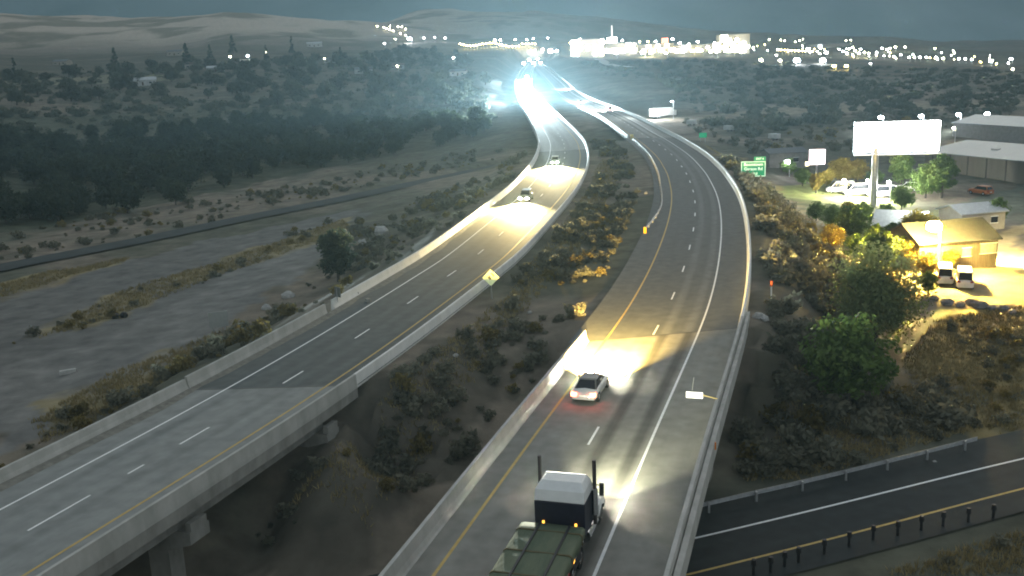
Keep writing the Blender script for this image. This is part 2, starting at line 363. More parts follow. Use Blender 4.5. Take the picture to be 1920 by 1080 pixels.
def zone(poly, colr, a=1.0, mod=None):
    global C
    k = inpoly(warpx, warpy, poly)[..., None]*a
    if mod is not None: k = k*mod
    C = C*(1-k)+np.asarray(colr)*k*(.85+.3*n4)
zone(area((-300, 900), (-200, 640), (0, 560), (200, 495), (420, 445), (660, 392), (700, 400), (560, 460), (420, 545), (300, 640), (180, 740), (0, 830)), grav*.92)
zone(area((-20, 880), (0, 700), (190, 630), (330, 565), (520, 468), (660, 425), (620, 480), (500, 560), (380, 650), (250, 720), (100, 800)), grav*1.12)
tan = np.maximum(sst((n1-.3)*6), .35)
for pl in [((60, 640), (120, 590), (230, 545), (330, 510), (420, 490), (560, 435), (640, 412), (660, 428), (520, 470), (400, 520), (280, 560), (200, 600), (120, 625)), ((0, 535), (130, 505), (240, 484), (235, 492), (120, 520), (0, 556)),
           ((60, 770), (200, 700), (330, 650), (420, 620), (300, 720), (160, 790), (80, 820)), ((400, 505), (470, 480), (640, 430), (650, 445), (480, 495))]:
    zone(area(*pl), grass*np.array([.92, .97, 1.1]), .75, tan)
zone(area((1680, 660), (1760, 600), (1930, 570), (1930, 830), (1820, 820), (1740, 740)), grass*.95, .9, sst((n1-.3)*5))
zone(area((1780, 560), (1800, 500), (1935, 400), (1935, 575)), np.array([.36, .29, .17]), .95)
zone(area((1770, 390), (1935, 340), (1935, 400), (1800, 420)), np.array([.13, .15, .12]), .9)
zone(area((1440, 350), (1560, 340), (1690, 380), (1700, 400), (1560, 400), (1480, 375)), np.array([.17, .2, .07]), .9)
zone(area((1400, 400), (1500, 420), (1620, 520), (1690, 640), (1690, 760), (1400, 900), (1380, 820), (1430, 600)), np.array([.1, .093, .07]), .75)
zone(area((1480, 372), (1620, 385), (1780, 395), (1770, 440), (1700, 500), (1560, 470), (1500, 410)), np.array([.1, .11, .045]), .85)
zone(area((420, 1075), (560, 880), (700, 740), (840, 640), (960, 700), (860, 860), (690, 1060)), np.array([.1, .09, .072]), .8)  # dark soil, with some of the shade between the bridges painted in
zone(area((1310, 268), (1390, 300), (1450, 345), (1520, 400), (1560, 430), (1500, 440), (1430, 370), (1360, 305)), grass*.8, .8, tan)
zone(area((1350, 215), (1500, 195), (1920, 185), (1920, 200), (1600, 210), (1400, 222)), np.array([.26, .23, .17]), .8)
zone(area((1380, 205), (1600, 180), (1910, 172), (1910, 188), (1600, 196)), np.array([.24, .2, .16]), .5)
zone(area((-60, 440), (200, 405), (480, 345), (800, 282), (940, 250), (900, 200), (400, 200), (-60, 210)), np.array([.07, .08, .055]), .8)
zone(area((0, 145), (200, 140), (330, 140), (330, 152), (150, 158), (0, 160)), np.array([.2, .19, .13]), .8)
TERR = mat('terrain', (.68, .68, .68), .95, col2=(1.3, 1.29, 1.26), scale=.35, spec=.1, bump=.35, bscale=3.5, detail=12)
n = TERR.node_tree.nodes; l = TERR.node_tree.links; b = n['Principled BSDF']
ca = n.new('ShaderNodeVertexColor'); ca.layer_name = 'ground'; mx = n.new('ShaderNodeMix'); mx.data_type = 'RGBA'; mx.blend_type = 'MULTIPLY'; mx.inputs[0].default_value = 1
src = b.inputs['Base Color'].links[0].from_socket; l.new(src, mx.inputs[6]); l.new(ca.outputs[0], mx.inputs[7]); l.new(mx.outputs[2], b.inputs['Base Color'])
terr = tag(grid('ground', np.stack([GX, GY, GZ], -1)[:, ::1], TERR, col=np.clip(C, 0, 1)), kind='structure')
# the far mountain front, forested, rising out of the top of the view
mxn = np.linspace(-6000, 6000, 150); myn = np.linspace(2750, 8500, 110); MX, MY = np.meshgrid(mxn, myn)
t = np.clip((MY-2850)/4200, 0, 1.2); rid = 1-np.abs(2*fbm(MX/1500, MY/1500+3, 5)-1)
MZ = -40+60*t+t**.8*(880+rid*900)+(fbm(MX/420, MY/420, 4)-.5)*260*np.clip(t*3, 0, 1)-np.clip((MX-300)/3000, 0, 1)*60
mfor = mat('mountain_forest_hazed', (.1, .175, .195), .95, col2=(.24, .33, .36), scale=.0016, detail=9, spec=.05, coord='Object')  # blue distance haze is partly painted into this forest colour
tag(grid('mountain', np.stack([MX, MY, MZ], -1), mfor), kind='structure')

# ================================================================== ROADS AND BRIDGES
def line(name, path, s0, s1, off, w_, m, parent, dz=.012): return ribbon(name, path, s0, s1, (off-w_/2, off+w_/2), dz, m, parent)
def dashes(path, s0, s1, first, parent, dz=.014, w_=.16, n=999, wear=None):
    k = 0; u = first
    while u < s1 and k < n:
        if u > s0: ribbon('lane_dash', path, u-1.52, u+1.52, (-w_/2, w_/2), dz, WHITE_P, parent, step=1.6)
        u += 12.19; k += 1
offs = lambda a, b: list(np.linspace(a, b, 9))
road_r = tag(ribbon('road', RP, sRj, sRf, offs(-6.6, 6.9), 0, ASPH_R, skew=.5, skew1=-.35), kind='structure')
road_l = tag(ribbon('road', LP, sLj, sLf, offs(-6.6, 5.9), 0, ASPH_L, skew=.3, skew1=.2), kind='structure')
far_r0 = sRf+170; far_l0 = sLf+120
road_rf = tag(ribbon('road', RP, far_r0, RP.L, offs(-6.2, 6.9), 0, ASPH_R, step=4), kind='structure')
road_lf = tag(ribbon('road', LP, far_l0, LP.L, offs(-6.6, 5.9), 0, ASPH_L, step=4), kind='structure')
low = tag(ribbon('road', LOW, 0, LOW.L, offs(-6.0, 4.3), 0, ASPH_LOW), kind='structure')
svc = tag(ribbon('path', SVC, 0, SVC.L, offs(-3.0, 3.0), .16, mat('dark_track', (.025, .032, .034), .9, col2=(.045, .055, .056), scale=.3)), kind='structure')
fro = tag(ribbon('road', FRO, 0, FRO.L, offs(-3, 3), .35, mat('frontage_asphalt', (.09, .09, .09), .9)), kind='structure')
def bridge(name, path, s0, s1, lo, hi, dk, label, skew0=0, skew1=0, thick=.75, gird=True, piers=(), parap=(True, True), bh=1.0):
    root = empty(name, path.at(s0, 0, 0)); inv = Matrix.Translation(-root.location)
    o = ribbon('deck', path, s0, s1, offs(lo, hi), 0, dk, root, skew0, skew1); parts = [o]
    parts.append(sweep('deck_slab', path, s0, s1, [(lo-.52, -thick), (hi+.52, -thick), (hi+.52, -.26), (hi, -.03), (lo, -.03), (lo-.52, -.26)], CONC_D, root, skew0, skew1))
    if parap[0]: parts.append(sweep('barrier', path, s0, s1, jersey(lo, -1, bh), CONC, root, skew0, skew1))
    if parap[1]: parts.append(sweep('barrier', path, s0, s1, jersey(hi, 1, bh), CONC, root, skew0, skew1))
    if gird:
        for c in np.linspace(lo+.7, hi-.7, 4):
            parts.append(sweep('girder', path, s0+2, s1-2, [(c-.25, -thick-1.1), (c+.25, -thick-1.1), (c+.2, -thick), (c-.2, -thick)], CONC_D, root, step=6))
    for s_ in piers:
        p = path.at(s_, 0, 0); a = path.head(s_)-math.pi/2; zt = -thick-1.1
        M = Matrix.Translation(p)@Matrix.Rotation(a, 4, 'Z')
        mb = MB(); rings = []
        for x, zb in ((lo-.5, zt-.75), (lo+1.6, zt-1.45), (hi-1.6, zt-1.45), (hi+.5, zt-.75)):
            rings.append([(x, -.85, zb), (x, .85, zb), (x, .85, zt), (x, -.85, zt)])
        mb.loft(rings)
        for sd in (lo-.3, hi+.3): mb.box(sd-.2, sd+.2, -.7, .7, zt+.004, zt+.5)
        mb.v = [tuple(M@Vector(v)) for v in mb.v]; parts.append(mb.build('pier_cap', CONC_D, root))
        for x in (lo+2.2, hi-2.2):
            q = M@Vector((x, 0, 0)); zg = float(hgt(q.x, q.y))
            mb = MB().box(-.75, .75, -.6, .6, zg-.8, p[2]+zt-1.2); mb.v = [tuple(Matrix.Translation((q.x, q.y, 0))@Matrix.Rotation(a, 4, 'Z')@Vector(v)) for v in mb.v]; parts.append(mb.build('pier_column', CONC_D, root))
    for o in parts: o.matrix_parent_inverse = inv
    tag(root, label, 'bridge'); return root
br_r = bridge('highway_bridge', RP, 0, sRj, -4.95, 6.75, DECK_R, 'grey concrete bridge carrying the truck and silver car, nearest roadway', 0, .5,
              piers=(RP.near(*P(1180, 1010, 0)[:2]), RP.near(*P(1235, 800, 0)[:2])-2, 18))
br_l = bridge('highway_bridge', LP, 0, sLj, -6.4, 5.3, DECK_L, 'empty grey concrete bridge crossing the lower left corner on squared piers', 0, .3, thick=1.0, bh=.82,
              piers=(LP.near(*P(300, 905, 0)[:2])+.4, LP.near(*P(560, 760, 0)[:2])))
br_rf = bridge('highway_bridge', RP, sRf, far_r0, -5.2, 6.75, DECK_R, 'distant pale concrete bridge on the right-hand roadway beyond the curve', -.35, 0, gird=False, parap=(True, False), piers=(sRf+40, sRf+90, sRf+140))
br_lf = bridge('highway_bridge', LP, sLf, far_l0, -6.4, 5.3, DECK_L, 'distant concrete bridge under the glaring headlights on the left-hand roadway', .2, 0, gird=False, parap=(False, False), piers=(sLf+40, sLf+90))
# outer ledge rail along the right bridge
o = sweep('ledge', RP, 0, sRj+3, [(7.32, -.6), (7.62, -.6), (7.62, .55), (7.32, .55)], CONC, br_r, 0, .5); o.matrix_parent_inverse = Matrix.Translation(-br_r.location)
# joints across the decks
for br, pth, sj, lo_, hi_, sk in ((br_r, RP, sRj-.15, -4.9, 6.7, .5), (br_l, LP, sLj-.15, -6.3, 5.2, .3)):
    o = ribbon('expansion_joint', pth, sj-.07, sj+.07, offs(lo_, hi_), .007, mat('joint', (.06, .06, .06), .9), br, sk, sk); o.matrix_parent_inverse = Matrix.Translation(-br.location)
# painted lines belong to the surface they lie on
def paint(path, s0, s1, yel, whi, parent, inv=None):
    a = line('edge_line', path, s0, s1, yel, .17, YEL_P, parent); b_ = line('edge_line', path, s0, s1, whi, .17, WHITE_P, parent)
    if inv is not None: a.matrix_parent_inverse = inv; b_.matrix_parent_inverse = inv
def dsh(path, s0, s1, u0, parent, inv=None, half=1.52):
    u = u0
    while u-12.19 > s0: u -= 12.19
    while u < s1:
        if u > s0+1.6 and u < s1-1.6:
            o = ribbon('lane_dash', path, u-half, u+half, (-.08, .08), .014, WHITE_P, parent, step=1.6)
            if inv is not None: o.matrix_parent_inverse = inv
        u += 12.19
iv = lambda o: Matrix.Translation(-o.location)
uR = RP.near(*P(1262, 555.5, 0)[:2]); uL = LP.near(*P(679.6, 625.7, 0)[:2])
for par, a, b_, i in ((br_r, 0, sRj, iv(br_r)), (road_r, sRj, sRf, None), (br_rf, sRf, far_r0, iv(br_rf)), (road_rf, far_r0, RP.L, None)):
    paint(RP, a, b_, -3.66, 3.66, par, i)
    dsh(RP, a, min(b_, sRf+170), uR, par, i)
for par, a, b_, i in ((br_l, 0, sLj, iv(br_l)), (road_l, sLj, sLf, None), (br_lf, sLf, far_l0, iv(br_lf)), (road_lf, far_l0, LP.L, None)):
    paint(LP, a, b_, 3.66, -3.66, par, i)
    dsh(LP, a, min(b_, sLf+60), uL, par, i)
# worn half dashes on the left deck
for px, py in ((160, 935), (268, 873)):
    u = LP.near(*P(px, py, 0)[:2]); o = ribbon('lane_dash', LP, u-.7, u+.7, (-.08, .06), .014, WHITE_P, br_l, step=1); o.matrix_parent_inverse = iv(br_l)
aa = P(1330, 1003, -7)[:2]; offw = LOW.dist(np.array([aa[0]]), np.array([aa[1]]))[0][0]; offy = -offw
line('edge_line', LOW, 0, LOW.L, offw, .2, WHITE_P, low); line('edge_line', LOW, 0, LOW.L, offy, .2, YEL_P, low)

# free-standing concrete barriers along the embankments
def barrier(path, s0, s1, off, side, label, seg=6.1, h=.95, m=CONC):
    root = empty('concrete_barrier', path.at(s0, off, 0)); u = s0; k = 0
    while u < s1-1:
        far_ = u-s0 > 260
        e = min(u+(seg if not far_ else 40), s1)
        o = sweep('barrier_section', path, u+.012, e-.012, jersey(off, side, h), m, root, step=3.05); o.matrix_parent_inverse = Matrix.Translation(-root.location); u = e
    tag(root, label, 'barrier', 'concrete safety barriers along the roadways')
barrier(RP, sRj+.5*6.8+.1, RP.L-60, 6.75, 1, 'bright concrete barrier on the outside of the right-hand curve', m=CONC_LIT)
barrier(LP, sLj-.3*6.4+.1, LP.near(*P(683, 590, 0)[:2]), -6.4, -1, 'concrete barrier left of the left-hand roadway, nearest stretch before the gap')
barrier(LP, LP.near(*P(683, 590, 0)[:2])+1.6, LP.L-120, -6.4, -1, 'pale concrete barrier left of the left-hand roadway beyond the grey sign', m=CONC_LIT)
barrier(LP, sLj+.3*5.3+.1, LP.L-120, 5.3, 1, 'concrete barrier on the median side of the left-hand roadway', m=CONC_LIT, h=.82)
# earth and grit caught at the foot of the left barrier
gm = mat('grit', (.2, .195, .17), .95, var=.3, scale=2)
mb = MB(); ss = np.arange(sLj-25, sLj+95, 1.6)
ring = []
for i, u in enumerate(ss):
    wd = .35+.75*float(fbm(u/5., 3., 3)); 
    ring.append([tuple(LP.at(u, -6.45, .0)), tuple(LP.at(u, -6.4+wd, .004)), tuple(LP.at(u, -6.4+wd*.4, .07)), tuple(LP.at(u, -6.42, .1))])
tag(mb.loft(ring).build('roadside_grit', gm), 'pale windblown grit lying along the foot of the barrier', 'grit', kind='stuff')

# metal guardrails
def guardrail(path, s0, s1, off, label, ground=None, dz=0, face=1):
    root = empty('guardrail', path.at(s0, off, dz)); inv = Matrix.Translation(-root.location)
    pr = [(off, .45), (off+.05*face, .52), (off, .6), (off+.05*face, .68), (off, .75), (off-.03, .75), (off-.03, .45)]
    o = sweep('rail', path, s0, s1, pr, STEEL, root); o.matrix_parent_inverse = inv
    u = s0+.3
    while u < s1:
        p = path.at(u, off-.12*face, dz); o = MB().box(p[0]-.07, p[0]+.07, p[1]-.07, p[1]+.07, p[2]-.5, p[2]+.72).build('post', STEEL, root); o.matrix_parent_inverse = inv; u += 3.8
    tag(root, label, 'guardrail'); return root
g0 = RP.near(*P(1215, 432, -.3)[:2])
pts = [tuple(P(x, y, -.1)) for x, y in [(1209, 438), (1226, 418), (1237, 400), (1242, 380)]]+[tuple(RP.at(u, -5.4, 0)) for u in np.arange(g0+52, sRf-2, 8)]
GP = Path(pts, smooth=3)
gr = guardrail(GP, 0, GP.L, 0, 'steel guardrail curving along the median side of the right-hand roadway')
e = MB().tube(GP.at(0, 0, .1)+np.array([0, -.25, 0]), GP.at(0, 0, .95)+np.array([0, -.25, 0]), .22, n=10).build('end_terminal', mat('yellow_plastic', (.65, .42, .03), .5), gr); e.matrix_parent_inverse = Matrix.Translation(-gr.location)
# guardrail of the lower road, set on a kerb of timber-brown rail
LG = Path([tuple(P(x, y, -7+.02)) for x, y in [(1230, 985), (1320, 960), (1500, 920), (1660, 880), (1760, 855), (1832, 836)]], smooth=3)
gl = guardrail(LG, 0, LG.L, 0, 'dull steel guardrail beside the dark lower road', face=-1)
for i_, (px, py) in enumerate([(1413, 1063), (1445, 1058), (1471, 1048), (1497, 1040), (1545, 1025), (1592, 1010), (1637, 998), (1683, 990), (1727, 980), (1768, 972), (1815, 965), (1862, 958)]):
    g = P(px, py+14, -7); zz = float(hgt(g[0], g[1]))
    r_ = empty('guide_post', (g[0], g[1], zz))
    MB().tube((0, 0, -.2), (0, 0, .75), .1, .09, 8).build('post', DARKM, r_); MB().tube((0, 0, .75), (0, 0, 1.1), .17, .13, 8).build('cap', DARKM, r_)
    tag(r_, 'small dark post in the row along the near edge of the lower road', 'post', 'dark posts along the lower road')

# ================================================================== PLANTS
def leaves(rs, cen, nor, size, asp=1.6):
    """one four-sided leaf spray per centre, turned about its normal"""
    n = len(cen); u = np.cross(nor, rs.normal(size=(n, 3))); u /= np.linalg.norm(u, axis=1)[:, None]+1e-9; v = np.cross(nor, u)
    s = (size*(.6+.8*rs.random(n)))[:, None]
    a = u*s*asp*.5; b_ = v*s*.5
    return np.stack([cen-a-b_*.5, cen-b_*.15+b_*-.6, cen+a+b_*.3, cen+b_*.9], 1)
def crown_pts(seed, w_, h, z0, ncl, per, size, shape='round', clr=.24):
    rs = np.random.default_rng(seed); Q = []
    for k in range(ncl):
        if shape == 'cone':
            t = rs.random()**1.4; rad = w_/2*(1-t)*(.55+.45*rs.random())+.1; a = rs.random()*6.283; c = np.array([rad*math.cos(a), rad*math.sin(a), z0+t*(h-z0)]); r = clr*w_*(.55+.6*(1-t))*.6
        else:
            d = rs.normal(size=3); d /= np.linalg.norm(d); f = rs.random()**.45*.8
            if shape == 'willow' and d[2] < -.2: d[2] *= .9
            c = np.array([d[0]*w_/2*f, d[1]*w_/2*f, (z0+h)/2+d[2]*(h-z0)/2*f]); r = clr*w_*(.55+.7*rs.random())*.5
        d = rs.normal(size=(per, 3)); d /= np.linalg.norm(d, axis=1)[:, None]; d[:, 2] = d[:, 2]*.8+.1
        p = c+d*r*(rs.random((per, 1))**.35); nn = d+rs.normal(size=(per, 3))*.55; nn /= np.linalg.norm(nn, axis=1)[:, None]
        if shape == 'willow': p[:, 2] -= rs.random(per)*r*.8
        Q.append(leaves(rs, p, nn, np.full(per, size)))
    Q = np.concatenate(Q); Q[..., 2] = np.maximum(Q[..., 2], .03); return Q
def qmesh(name, Q):
    o = quads(name, Q, None); me = o.data; bpy.data.objects.remove(o); return me
def trunk_mesh(name, h, r, nb, spread, seed, top):
    rs = random.Random(seed); mb = MB(); mb.tube((0, 0, -.3), (rs.uniform(-.1, .1), 0, h*.5), r, r*.7, 7); mb.tube((0, 0, h*.48), (0, .05, top*.85), r*.72, r*.2, 6)
    for k in range(nb):
        a = k*2.4+rs.random(); z = h*(.35+.5*rs.random()); mb.tube((0, 0, z), (spread*math.cos(a), spread*math.sin(a), z+spread*.8), r*.4, r*.1, 5)
    me = bpy.data.meshes.new(name); me.from_pydata(mb.v, [], mb.f); me.update(); return me
BARK = mat('bark', (.07, .06, .05), .95, var=.3, scale=4)
LV = {'cotton': leafmat('leaf_cottonwood', (.018, .03, .02), (.055, .07, .04)), 'conif': leafmat('leaf_conifer', (.03, .05, .038), (.07, .09, .06)), 'green': leafmat('leaf_green', (.055, .1, .026), (.15, .215, .06)),
      'lamp_gold': leafmat('leaf_lamp_gold', (.16, .12, .02), (.34, .27, .06)), 'willow': leafmat('leaf_willow', (.13, .18, .07), (.27, .3, .13)), 'sage': leafmat('leaf_sage', (.1, .105, .078), (.25, .24, .175), .8), 'rabbit': leafmat('leaf_rabbitbrush', (.11, .09, .03), (.24, .19, .07), .8), 'far': leafmat('leaf_far', (.06, .075, .055), (.125, .13, .095), .1)}
KIND = {}
def kind(key, n, w_, h, z0, ncl, per, size, shape, lf, r, clr=.24):
    KIND[key] = [(qmesh('crown_'+key, crown_pts(100*len(KIND)+i, w_*(.85+.3*i/max(1, n-1)), h, z0, ncl, per, size, shape, clr)), trunk_mesh('trunk_'+key, h*.6, r, 5, w_*.28, i, h)) for i in range(n)]
    for c, t_ in KIND[key]: c.materials.append(LV[lf]); t_.materials.append(BARK)
kind('cottonwood', 4, 9, 9.5, .1, 74, 34, .5, 'round', 'cotton', .25, .36)
kind('conifer', 3, 5.0, 12, .8, 46, 34, .5, 'cone', 'conif', .22)
kind('far_tree', 3, 8, 8, .6, 26, 18, 1.0, 'round', 'far', .3, .42)
kind('willow', 1, 12, 12.5, .6, 210, 70, .22, 'willow', 'willow', .3, .42)
kind('green_tree', 2, 7.5, 8.2, .6, 95, 60, .32, 'round', 'green', .25, .28)
kind('lamp_gold_tree', 2, 7.5, 8.2, .6, 95, 60, .3, 'round', 'lamp_gold', .25, .28)  # copy of the green tree, lamp yellow painted into its leaf colour
kind('juniper', 1, 6.6, 7.6, .2, 90, 60, .28, 'round', 'conif', .25, .3)
def tree(key, x, y, hscale, name, label, cat='tree', group=None, ws=1.0, z=None, lf=None):
    c, t_ = random.choice(KIND[key]); z = float(hgt(x, y)) if z is None else z
    r_ = empty(name, (x, y, z-.05), random.random()*6.28); r_.scale = (hscale*ws, hscale*ws, hscale)
    link('crown', c, r_); link('trunk', t_, r_)
    tag(r_, label, cat, group); return r_
def randin(poly, n, rs):
    p = np.array(poly); a = p.min(0); b_ = p.max(0); out = []
    while len(out) < n:
        q = a+(b_-a)*rs.random((n*4, 2)); k = inpoly(q[:, 0], q[:, 1], poly); out += list(q[k])
    return np.array(out[:n])
rs = np.random.default_rng(5)
# the wood along the river on the left
for q in randin([tuple(G(x, y)[:2]) for x, y in [(-60, 432), (150, 405), (300, 375), (480, 340), (640, 312), (800, 280), (900, 258), (930, 235), (700, 235), (400, 240), (-60, 262)]], 230, rs):
    tree('cottonwood', q[0], q[1], .55+.45*rs.random()+.25*max(0, (100-q[0]-200)/200), 'cottonwood_tree', 'dusky broadleaf tree in the dark wood along the river on the left', 'tree', 'trees in the dark riverside wood', 1.05)
for px, py, k, hs, lb in [(240, 400, 'cottonwood', .95, 'round broadleaf tree at the near edge of the riverside wood on the left'), (110, 415, 'cottonwood', .8, 'low broadleaf tree at the left near corner of the riverside wood'),
                          (330, 385, 'cottonwood', .75, 'smaller broadleaf tree at the near edge of the wood right of the round one'), (420, 352, 'cottonwood', .7, 'broadleaf tree at the near edge of the wood below the slope shoulder')]:
    g = G(px, py); tree(k, g[0], g[1], hs, 'cottonwood_tree', lb)
for px, py, hs in [(217, 128, 1.5), (352, 128, 1.7), (437, 100, 1.6), (548, 100, 1.5), (30, 150, 1.3), (500, 112, 1.2), (640, 120, 1.2), (700, 130, 1.1), (395, 112, 1.2)]:
    g = G(px, py); tree('conifer', g[0], g[1], hs, 'conifer_tree', 'tall dark conifer rising among the houses on the far left slope', 'tree', 'conifers among the far houses')
for q in randin([tuple(G(x, y)[:2]) for x, y in [(-60, 150), (200, 135), (420, 118), (600, 110), (760, 98), (880, 105), (920, 160), (880, 225), (700, 215), (400, 190), (200, 185), (-60, 205)]], 190, rs):
    tree('far_tree', q[0], q[1], .6+.7*rs.random(), 'broadleaf_tree', 'far dark tree on the wooded slope behind the river, left side', 'tree', 'far trees on the left slope', 1.15)
FB = []
for i in range(4):
    me = qmesh('bush', crown_pts(980+i, 6.5, 2.0, .02, 16, 11, .8, 'round', .4)); FB.append(me)
g = G(635, 528); tree('juniper', g[0], g[1], 1.0, 'juniper_tree', 'dark ragged juniper beside the left-hand roadway barrier', 'tree')
g = G(1640, 655); tree('willow', g[0], g[1], .98, 'willow_tree', 'big hazy green willow right of the curve, in front of the lit yard', 'tree')
g = G(1590, 775); tree('green_tree', g[0], g[1], 1.02, 'leafy_tree', 'dark round tree with bright green top, nearest on the right slope', 'tree')
for px, py, hs, lb in [(1575, 345, .75, 'yellow-green tree lit from below, left of the billboard pole'), (1605, 345, .7, 'yellow-green tree close to the billboard pole on its left'), (1690, 352, .95, 'pale green tree just right of the billboard pole'),
                       (1765, 372, 1.1, 'dim green tree in front of the long shed wall'), (1505, 350, .5, 'low green tree right of the green road sign'), (1530, 362, .55, 'rusty low tree between the road sign and the billboard'),
                       (1478, 330, .5, 'small lit tree just behind the green road sign'), (1735, 372, .85, 'green tree between the billboard pole and the long shed'), (1868, 425, .62, 'dark upright tree right of the brown house roof'), (1690, 395, .6, 'mottled tree behind the pale roofed house'),
                       (1905, 328, .6, 'dark tree at the right end of the long shed wall'), (1650, 520, .8, 'olive tree left of the sodium lamp, behind the willow'), (1715, 505, .62, 'golden lit tree just left of the lamp post'), (1600, 455, .75, 'dim olive tree at the top of the right slope'), (1795, 500, .42, 'small golden tree against the brown house wall'), (1752, 494, .8, 'golden tree glowing round the sodium lamp'), (1722, 470, .8, 'tall golden tree between the pale roof and the sodium lamp'), (1640, 352, .5, 'bright tree right behind the billboard pole foot'), (1737, 523, .5, 'golden tree in front of the brown house, left of the vans'), (1780, 508, .4, 'low golden tree just behind the left white van'), (1550, 352, .5, 'small yellow-lit tree under the pink sign')]:
    g = G(px, py); tree('lamp_gold_tree' if any(k in lb for k in ('golden', 'yellow', 'rusty')) else 'green_tree', g[0], g[1], hs, 'leafy_tree', lb)

for i_, (px, py, hs) in enumerate([(1530, 415, .42), (1558, 428, .5), (1590, 415, .45), (1618, 425, .55), (1645, 440, .5), (1672, 470, .55), (1560, 470, .5), (1600, 495, .55), (1640, 480, .6), (1690, 500, .55), (1520, 450, .35), (1700, 475, .6), (1740, 555, .4), (1662, 420, .45)]):
    g = G(px, py); tree('lamp_gold_tree' if i_ % 4 == 2 else 'green_tree', g[0], g[1], hs, 'leafy_tree', ('ochre' if i_ % 4 == 2 else 'olive')+' low tree in the thicket between the slope and the lit yard', 'tree', ('ochre' if i_ % 4 == 2 else 'olive')+' trees of the yard thicket')
# brush: the largest bushes one by one, the rest as cover
SB = []
for i in range(6):
    me = qmesh('bush', crown_pts(900+i, 1.7, 1.05, .02, 16, 13, .2, 'round', .42)); me.materials.append(LV['sage']); SB.append(me)
RB = []
for i in range(3):
    me = qmesh('bush', crown_pts(950+i, 1.4, .95, .02, 18, 13, .17, 'round', .5)); me.materials.append(LV['rabbit']); RB.append(me)
AREAS = [(('median strip between the two roadways', 'median'), [(690, 1040), (560, 1060), (480, 1000), (640, 800), (720, 700), (850, 590), (960, 500), (1060, 410), (1105, 330), (1110, 260), (1170, 275), (1200, 360), (1150, 480), (1080, 600), (980, 740), (880, 850)], 1000, (.5, 1.35), .12),
         (('slope dropping from the right-hand curve to the yard', 'right slope'), [(1415, 400), (1350, 300), (1400, 320), (1500, 420), (1590, 520), (1580, 640), (1700, 700), (1800, 800), (1700, 860), (1400, 900), (1370, 820), (1430, 600)], 900, (.7, 2.0), .08),
         (('verge left of the left-hand barrier', 'left verge'), [(0, 880), (60, 820), (200, 740), (350, 690), (480, 600), (600, 520), (620, 440), (760, 390), (900, 330), (990, 290), (980, 320), (880, 400), (760, 480), (640, 565), (440, 690), (200, 810), (60, 870)], 420, (.6, 1.6), .25),
         (('gravel ground towards the riverside wood', 'left flats'), [(0, 560), (0, 440), (200, 400), (420, 370), (640, 330), (900, 280), (960, 290), (640, 365), (300, 440), (0, 500)], 300, (.6, 1.6), .2),
         (('dry grass left of the gravel track', 'left grass'), [(0, 660), (200, 560), (400, 480), (620, 415), (600, 440), (300, 570), (100, 650)], 60, (.5, 1.2), .4),
         (('corner below the lower road', 'lower road side'), [(1480, 1075), (1700, 1010), (1919, 970), (1919, 1079)], 60, (.5, 1.3), .1),
         (('dry field right of the willow', 'right field'), [(1700, 700), (1780, 600), (1919, 590), (1919, 830), (1800, 800)], 90, (.4, 1.1), .4),
         (('dark flats right of the curve', 'right flats'), [(1260, 225), (1500, 215), (1900, 205), (1900, 235), (1560, 300), (1440, 300), (1330, 262)], 200, (1.0, 2.4), .1)]
cand = []
for (lab, gp), pl, cnt, (s0_, s1_), prb in AREAS:
    pts = randin([tuple(G(x, y)[:2]) for x, y in pl], cnt*2, rs)
    dens = fbm(pts[:, 0]/7, pts[:, 1]/7, 3); pts = pts[np.argsort(-dens+.25*rs.random(len(dens)))][:cnt]
    for pth, lo_, hi_, sj in ((RP, 7.6, 9.2, sRj-6), (LP, 8.6, 8.0, sLj-6), (LOW, 6.8, 6.8, -1), (SVC, 3.4, 3.4, -1)):
        o_, st_, _ = pth.dist(pts[:, 0], pts[:, 1]); ok = (o_ < -lo_) | (o_ > hi_) | (st_ < sj)
        pts = pts[ok]
    for q in pts:
        s_ = s0_*.6+(s1_*1.1-s0_*.6)*rs.random()**2.2
        cand.append((s_/math.hypot(q[0], q[1]), q[0], q[1], s_, rs.random() < prb, lab, gp))
spill = P(1093, 572, -1); cand = [c for c in cand if math.hypot(c[1]-spill[0], c[2]-spill[1]) > 7]
cand.sort(key=lambda c: -c[0])
for i, (_, x, y, s_, rb, lab, gp) in enumerate(cand[:300]):
    o = link('rabbitbrush' if rb else 'sagebrush', random.choice(RB if rb else SB)); o.location = (x, y, float(hgt(x, y))-.06); o.rotation_euler = (0, 0, random.random()*6.28); o.scale = (s_, s_, s_*random.uniform(.75, 1.1))
    tag(o, ('yellowish dry bush on the ' if rb else 'grey-green bush on the ')+lab, 'bush', ('yellow bushes, ' if rb else 'grey bushes, ')+gp)
def cover(name, items, src, m, label):
    V = []
    for _, x, y, s_, rb, *_r in items:
        me = random.choice(src); k = len(me.vertices); a = np.empty(k*3, np.float32); me.vertices.foreach_get('co', a); a = a.reshape(-1, 3)
        t = random.random()*6.28; c, s__ = math.cos(t), math.sin(t)
        V.append(np.stack([(a[:, 0]*c-a[:, 1]*s__)*s_+x, (a[:, 0]*s__+a[:, 1]*c)*s_+y, a[:, 2]*s_*.95+float(hgt(x, y))-.06], -1))
    tag(quads(name, np.concatenate(V), m), label, 'brush', kind='stuff')
cover('sagebrush_cover', [c for c in cand[300:] if not c[4]], SB, LV['sage'], 'low grey sagebrush covering the banks and flats')
cover('rabbitbrush_cover', [c for c in cand[300:] if c[4]], RB, LV['rabbit'], 'low yellowish brush scattered over the banks and flats')
fb_ = []
